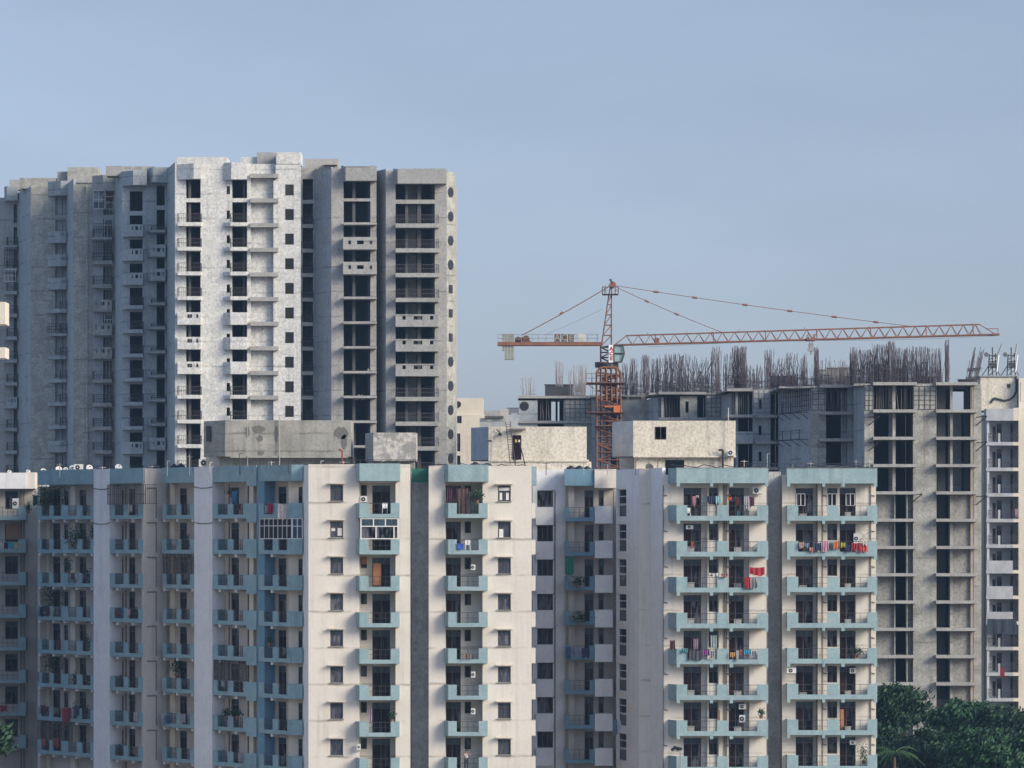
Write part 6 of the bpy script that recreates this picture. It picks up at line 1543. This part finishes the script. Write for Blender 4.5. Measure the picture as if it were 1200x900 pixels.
# street floodlight pole in front of the middle right block
Yl = 300.0; xl = PX(797.5, Yl); r = thing('floodlight_pole', 'thin pole with three dark floodlights before the middle right block', 'street lamp', (xl, Yl, 0))
b = MB(); b.bar((xl, Yl, 0), (xl, Yl, PZ(880, Yl)), .09, 8, .06); b.bar((PX(790, Yl), Yl, PZ(880, Yl)), (PX(799, Yl), Yl, PZ(880, Yl)), .04); b.build('pole', 'steelgrey', r)
for px, dz_ in ((789.5, -1), (793.5, 1), (796.5, .4)):
    b = MB(); x = PX(px, Yl); z = PZ(877.5, Yl); b.bar((x - .16, Yl - .1, z + .12 * dz_), (x + .16, Yl + .1, z - .12 * dz_ + .03), .13, 4); b.build('floodlight', 'black', r)
# telecom masts on the roof room at the right edge
def telecom(px, label, lean):
    Y = 457.0; zb = PZ(440.5, 455); r = thing('antenna_mast', label, 'antenna', (PX(px, Y), Y, zb), 'antenna masts on the roof room'); f = lambda p, y: (PX(p, Y), Y, PZ(y, Y))
    b = MB()
    for dx_, yt in ((-3.5, 415), (0, 407), (3.5, 414)): b.bar(f(px + dx_ * 1.4, 440), f(px + dx_, yt), .07)
    for y in (417, 424, 431): b.bar(f(px - 5, y), f(px + 5, y - .5), .05)
    for i in range(4): b.bar(f(px - 4, 440 - i * 6), f(px + 4, 434 - i * 6), .04)
    b.bar(f(px - 12, 440), f(px - 4, 428), .05); b.bar(f(px + 9, 440), f(px + 3, 430), .05); b.build('lattice', 'rail', r)
    b = MB(); b.bar(f(px + 4, 422), f(px + lean, 403), .12, 6); b.build('panel_antenna', 'steelgrey', r)
    b = MB(); b.bar(f(px + 5, 436), f(px + 7.5, 416), .09, 6); b.build('panel_antenna', 'white', r)
    b = MB(); b.disc(f(px - 7, 415.5), (.5, 1, 0), .28, .15, 14); b.bar(f(px - 7, 416), f(px - 3, 417.5), .05); b.build('dish_antenna', 'steelgrey', r)
    b = MB(); b.box(Frame(PX(px, Y), Y, 0), -.3, .35, PZ(430, Y), PZ(425, Y), -.1, .2); b.build('radio_box', 'rail', r)
telecom(1163, 'left antenna mast with a long leaning panel on the cracked roof room', 11.5); telecom(1185, 'right antenna mast at the edge of the frame on the cracked roof room', 7)
# bits on R : small tower clutter
for px, py, Y, l in [(433, 436.5, 465.6, 'heap of rubble on a floor of the tower above the roof tank'), (422, 466.8, 465.6, 'pale sand heap on the lower open floor of the tower')]:
    x, z = PX(px, Y), PZ(py, Y); b = MB(); rnd = random.Random(px)
    for i in range(16):
        xx = x + rnd.uniform(-.7, .7); h = .35 * (1 - abs(xx - x)); b.bar((xx, Y + rnd.uniform(-.2, .4), z), (xx, Y, z + max(.1, h) * rnd.uniform(.7, 1.5)), .3, 6, .08)
    tag(b.build('rubble_heap', 'con_light', None, (x, Y, z)), l, 'rubble')

# ================================================================== person on the lowest balcony beside the slit
def person(px, py, Y, label, shirt, trousers):
    x, z = PX(px, Y), PZ(py, Y)
    r = thing('person', label, 'person', (x, Y, z))
    def skin(name, pts, edges, rad, mat, root_i=0):
        me = bpy.data.meshes.new(name); me.from_pydata(pts, edges, []); o = bpy.data.objects.new(name, me); COL.objects.link(o); o.parent = r
        m_ = o.modifiers.new('skin', 'SKIN'); sv = me.skin_vertices[0].data
        for i, q in enumerate(rad): sv[i].radius = (q, q)
        for i in range(len(rad)): sv[i].use_root = (i == root_i)
        s_ = o.modifiers.new('sub', 'SUBSURF'); s_.levels = 1; s_.render_levels = 2; me.materials.append(mat); return o
    P = [(0, 0, .95), (0, 0, 1.15), (0, 0, 1.38), (0, 0, 1.47), (0, -.02, 1.55), (0, -.02, 1.64),
         (-.19, 0, 1.40), (-.36, -.08, 1.28), (-.17, -.14, 1.48), (.19, 0, 1.40), (.36, -.08, 1.28), (.17, -.14, 1.48),
         (-.10, 0, .90), (-.11, -.02, .50), (-.11, .02, .08), (-.11, -.14, .04), (.10, 0, .90), (.11, -.02, .50), (.11, .02, .08), (.11, -.14, .04)]
    E_ = [(0, 1), (1, 2), (2, 3), (3, 4), (4, 5), (2, 6), (6, 7), (7, 8), (2, 9), (9, 10), (10, 11), (0, 12), (12, 13), (13, 14), (14, 15), (0, 16), (16, 17), (17, 18), (18, 19)]
    skin('body', P, E_, [.13, .125, .14, .06, .085, .095, .065, .048, .04, .065, .048, .04, .09, .062, .045, .04, .09, .062, .045, .04], M['skin'])
    skin('shirt', [P[0], P[1], (0, 0, 1.37), P[6], (-.30, -.05, 1.32), P[9], (.30, -.05, 1.32)], [(0, 1), (1, 2), (2, 3), (3, 4), (2, 5), (5, 6)], [.15, .14, .155, .08, .065, .08, .065], cloth(shirt))
    skin('trousers', [(0, 0, .93), P[12], P[13], (-.11, .02, .12), P[16], P[17], (.11, .02, .12)], [(0, 1), (1, 2), (2, 3), (0, 4), (4, 5), (5, 6)], [.145, .105, .078, .065, .105, .078, .065], cloth(trousers))
    b = MB(); b.add([(x + u, Y + v, z + w_) for u, v, w_ in [(-.09, .03, 1.62), (.09, .03, 1.62), (.07, .10, 1.55), (-.07, .10, 1.55), (-.07, -.06, 1.735), (.07, -.06, 1.735), (.06, .09, 1.72), (-.06, .09, 1.72)]], [(0, 1, 2, 3), (4, 7, 6, 5), (0, 4, 5, 1), (1, 5, 6, 2), (2, 6, 7, 3), (3, 7, 4, 0)]); b.build('hair', 'black', r)
person(546.5, 903.5, 317.2, 'person in a pale shirt standing on the lowest balcony with hands at the head', (.5, .45, .42), (.02, .025, .05))

# ================================================================== the hazy air
hz = MB(); hz.box(G0, -1700, 1700, -1.5, 85, -2100, 500)
ho = hz.build('haze', M['white']); ho['kind'] = 'stuff'
hm = bpy.data.materials.new('haze_air'); hm.use_nodes = True; hn = hm.node_tree; hn.nodes.clear()
hv = hn.nodes.new('ShaderNodeVolumePrincipled'); hv.inputs['Density'].default_value = HAZE_DENSITY; hv.inputs['Color'].default_value = HAZE_COLOR; hv.inputs['Anisotropy'].default_value = 0.1
hout = hn.nodes.new('ShaderNodeOutputMaterial'); hn.links.new(hv.outputs[0], hout.inputs['Volume'])
ho.data.materials.clear(); ho.data.materials.append(hm)
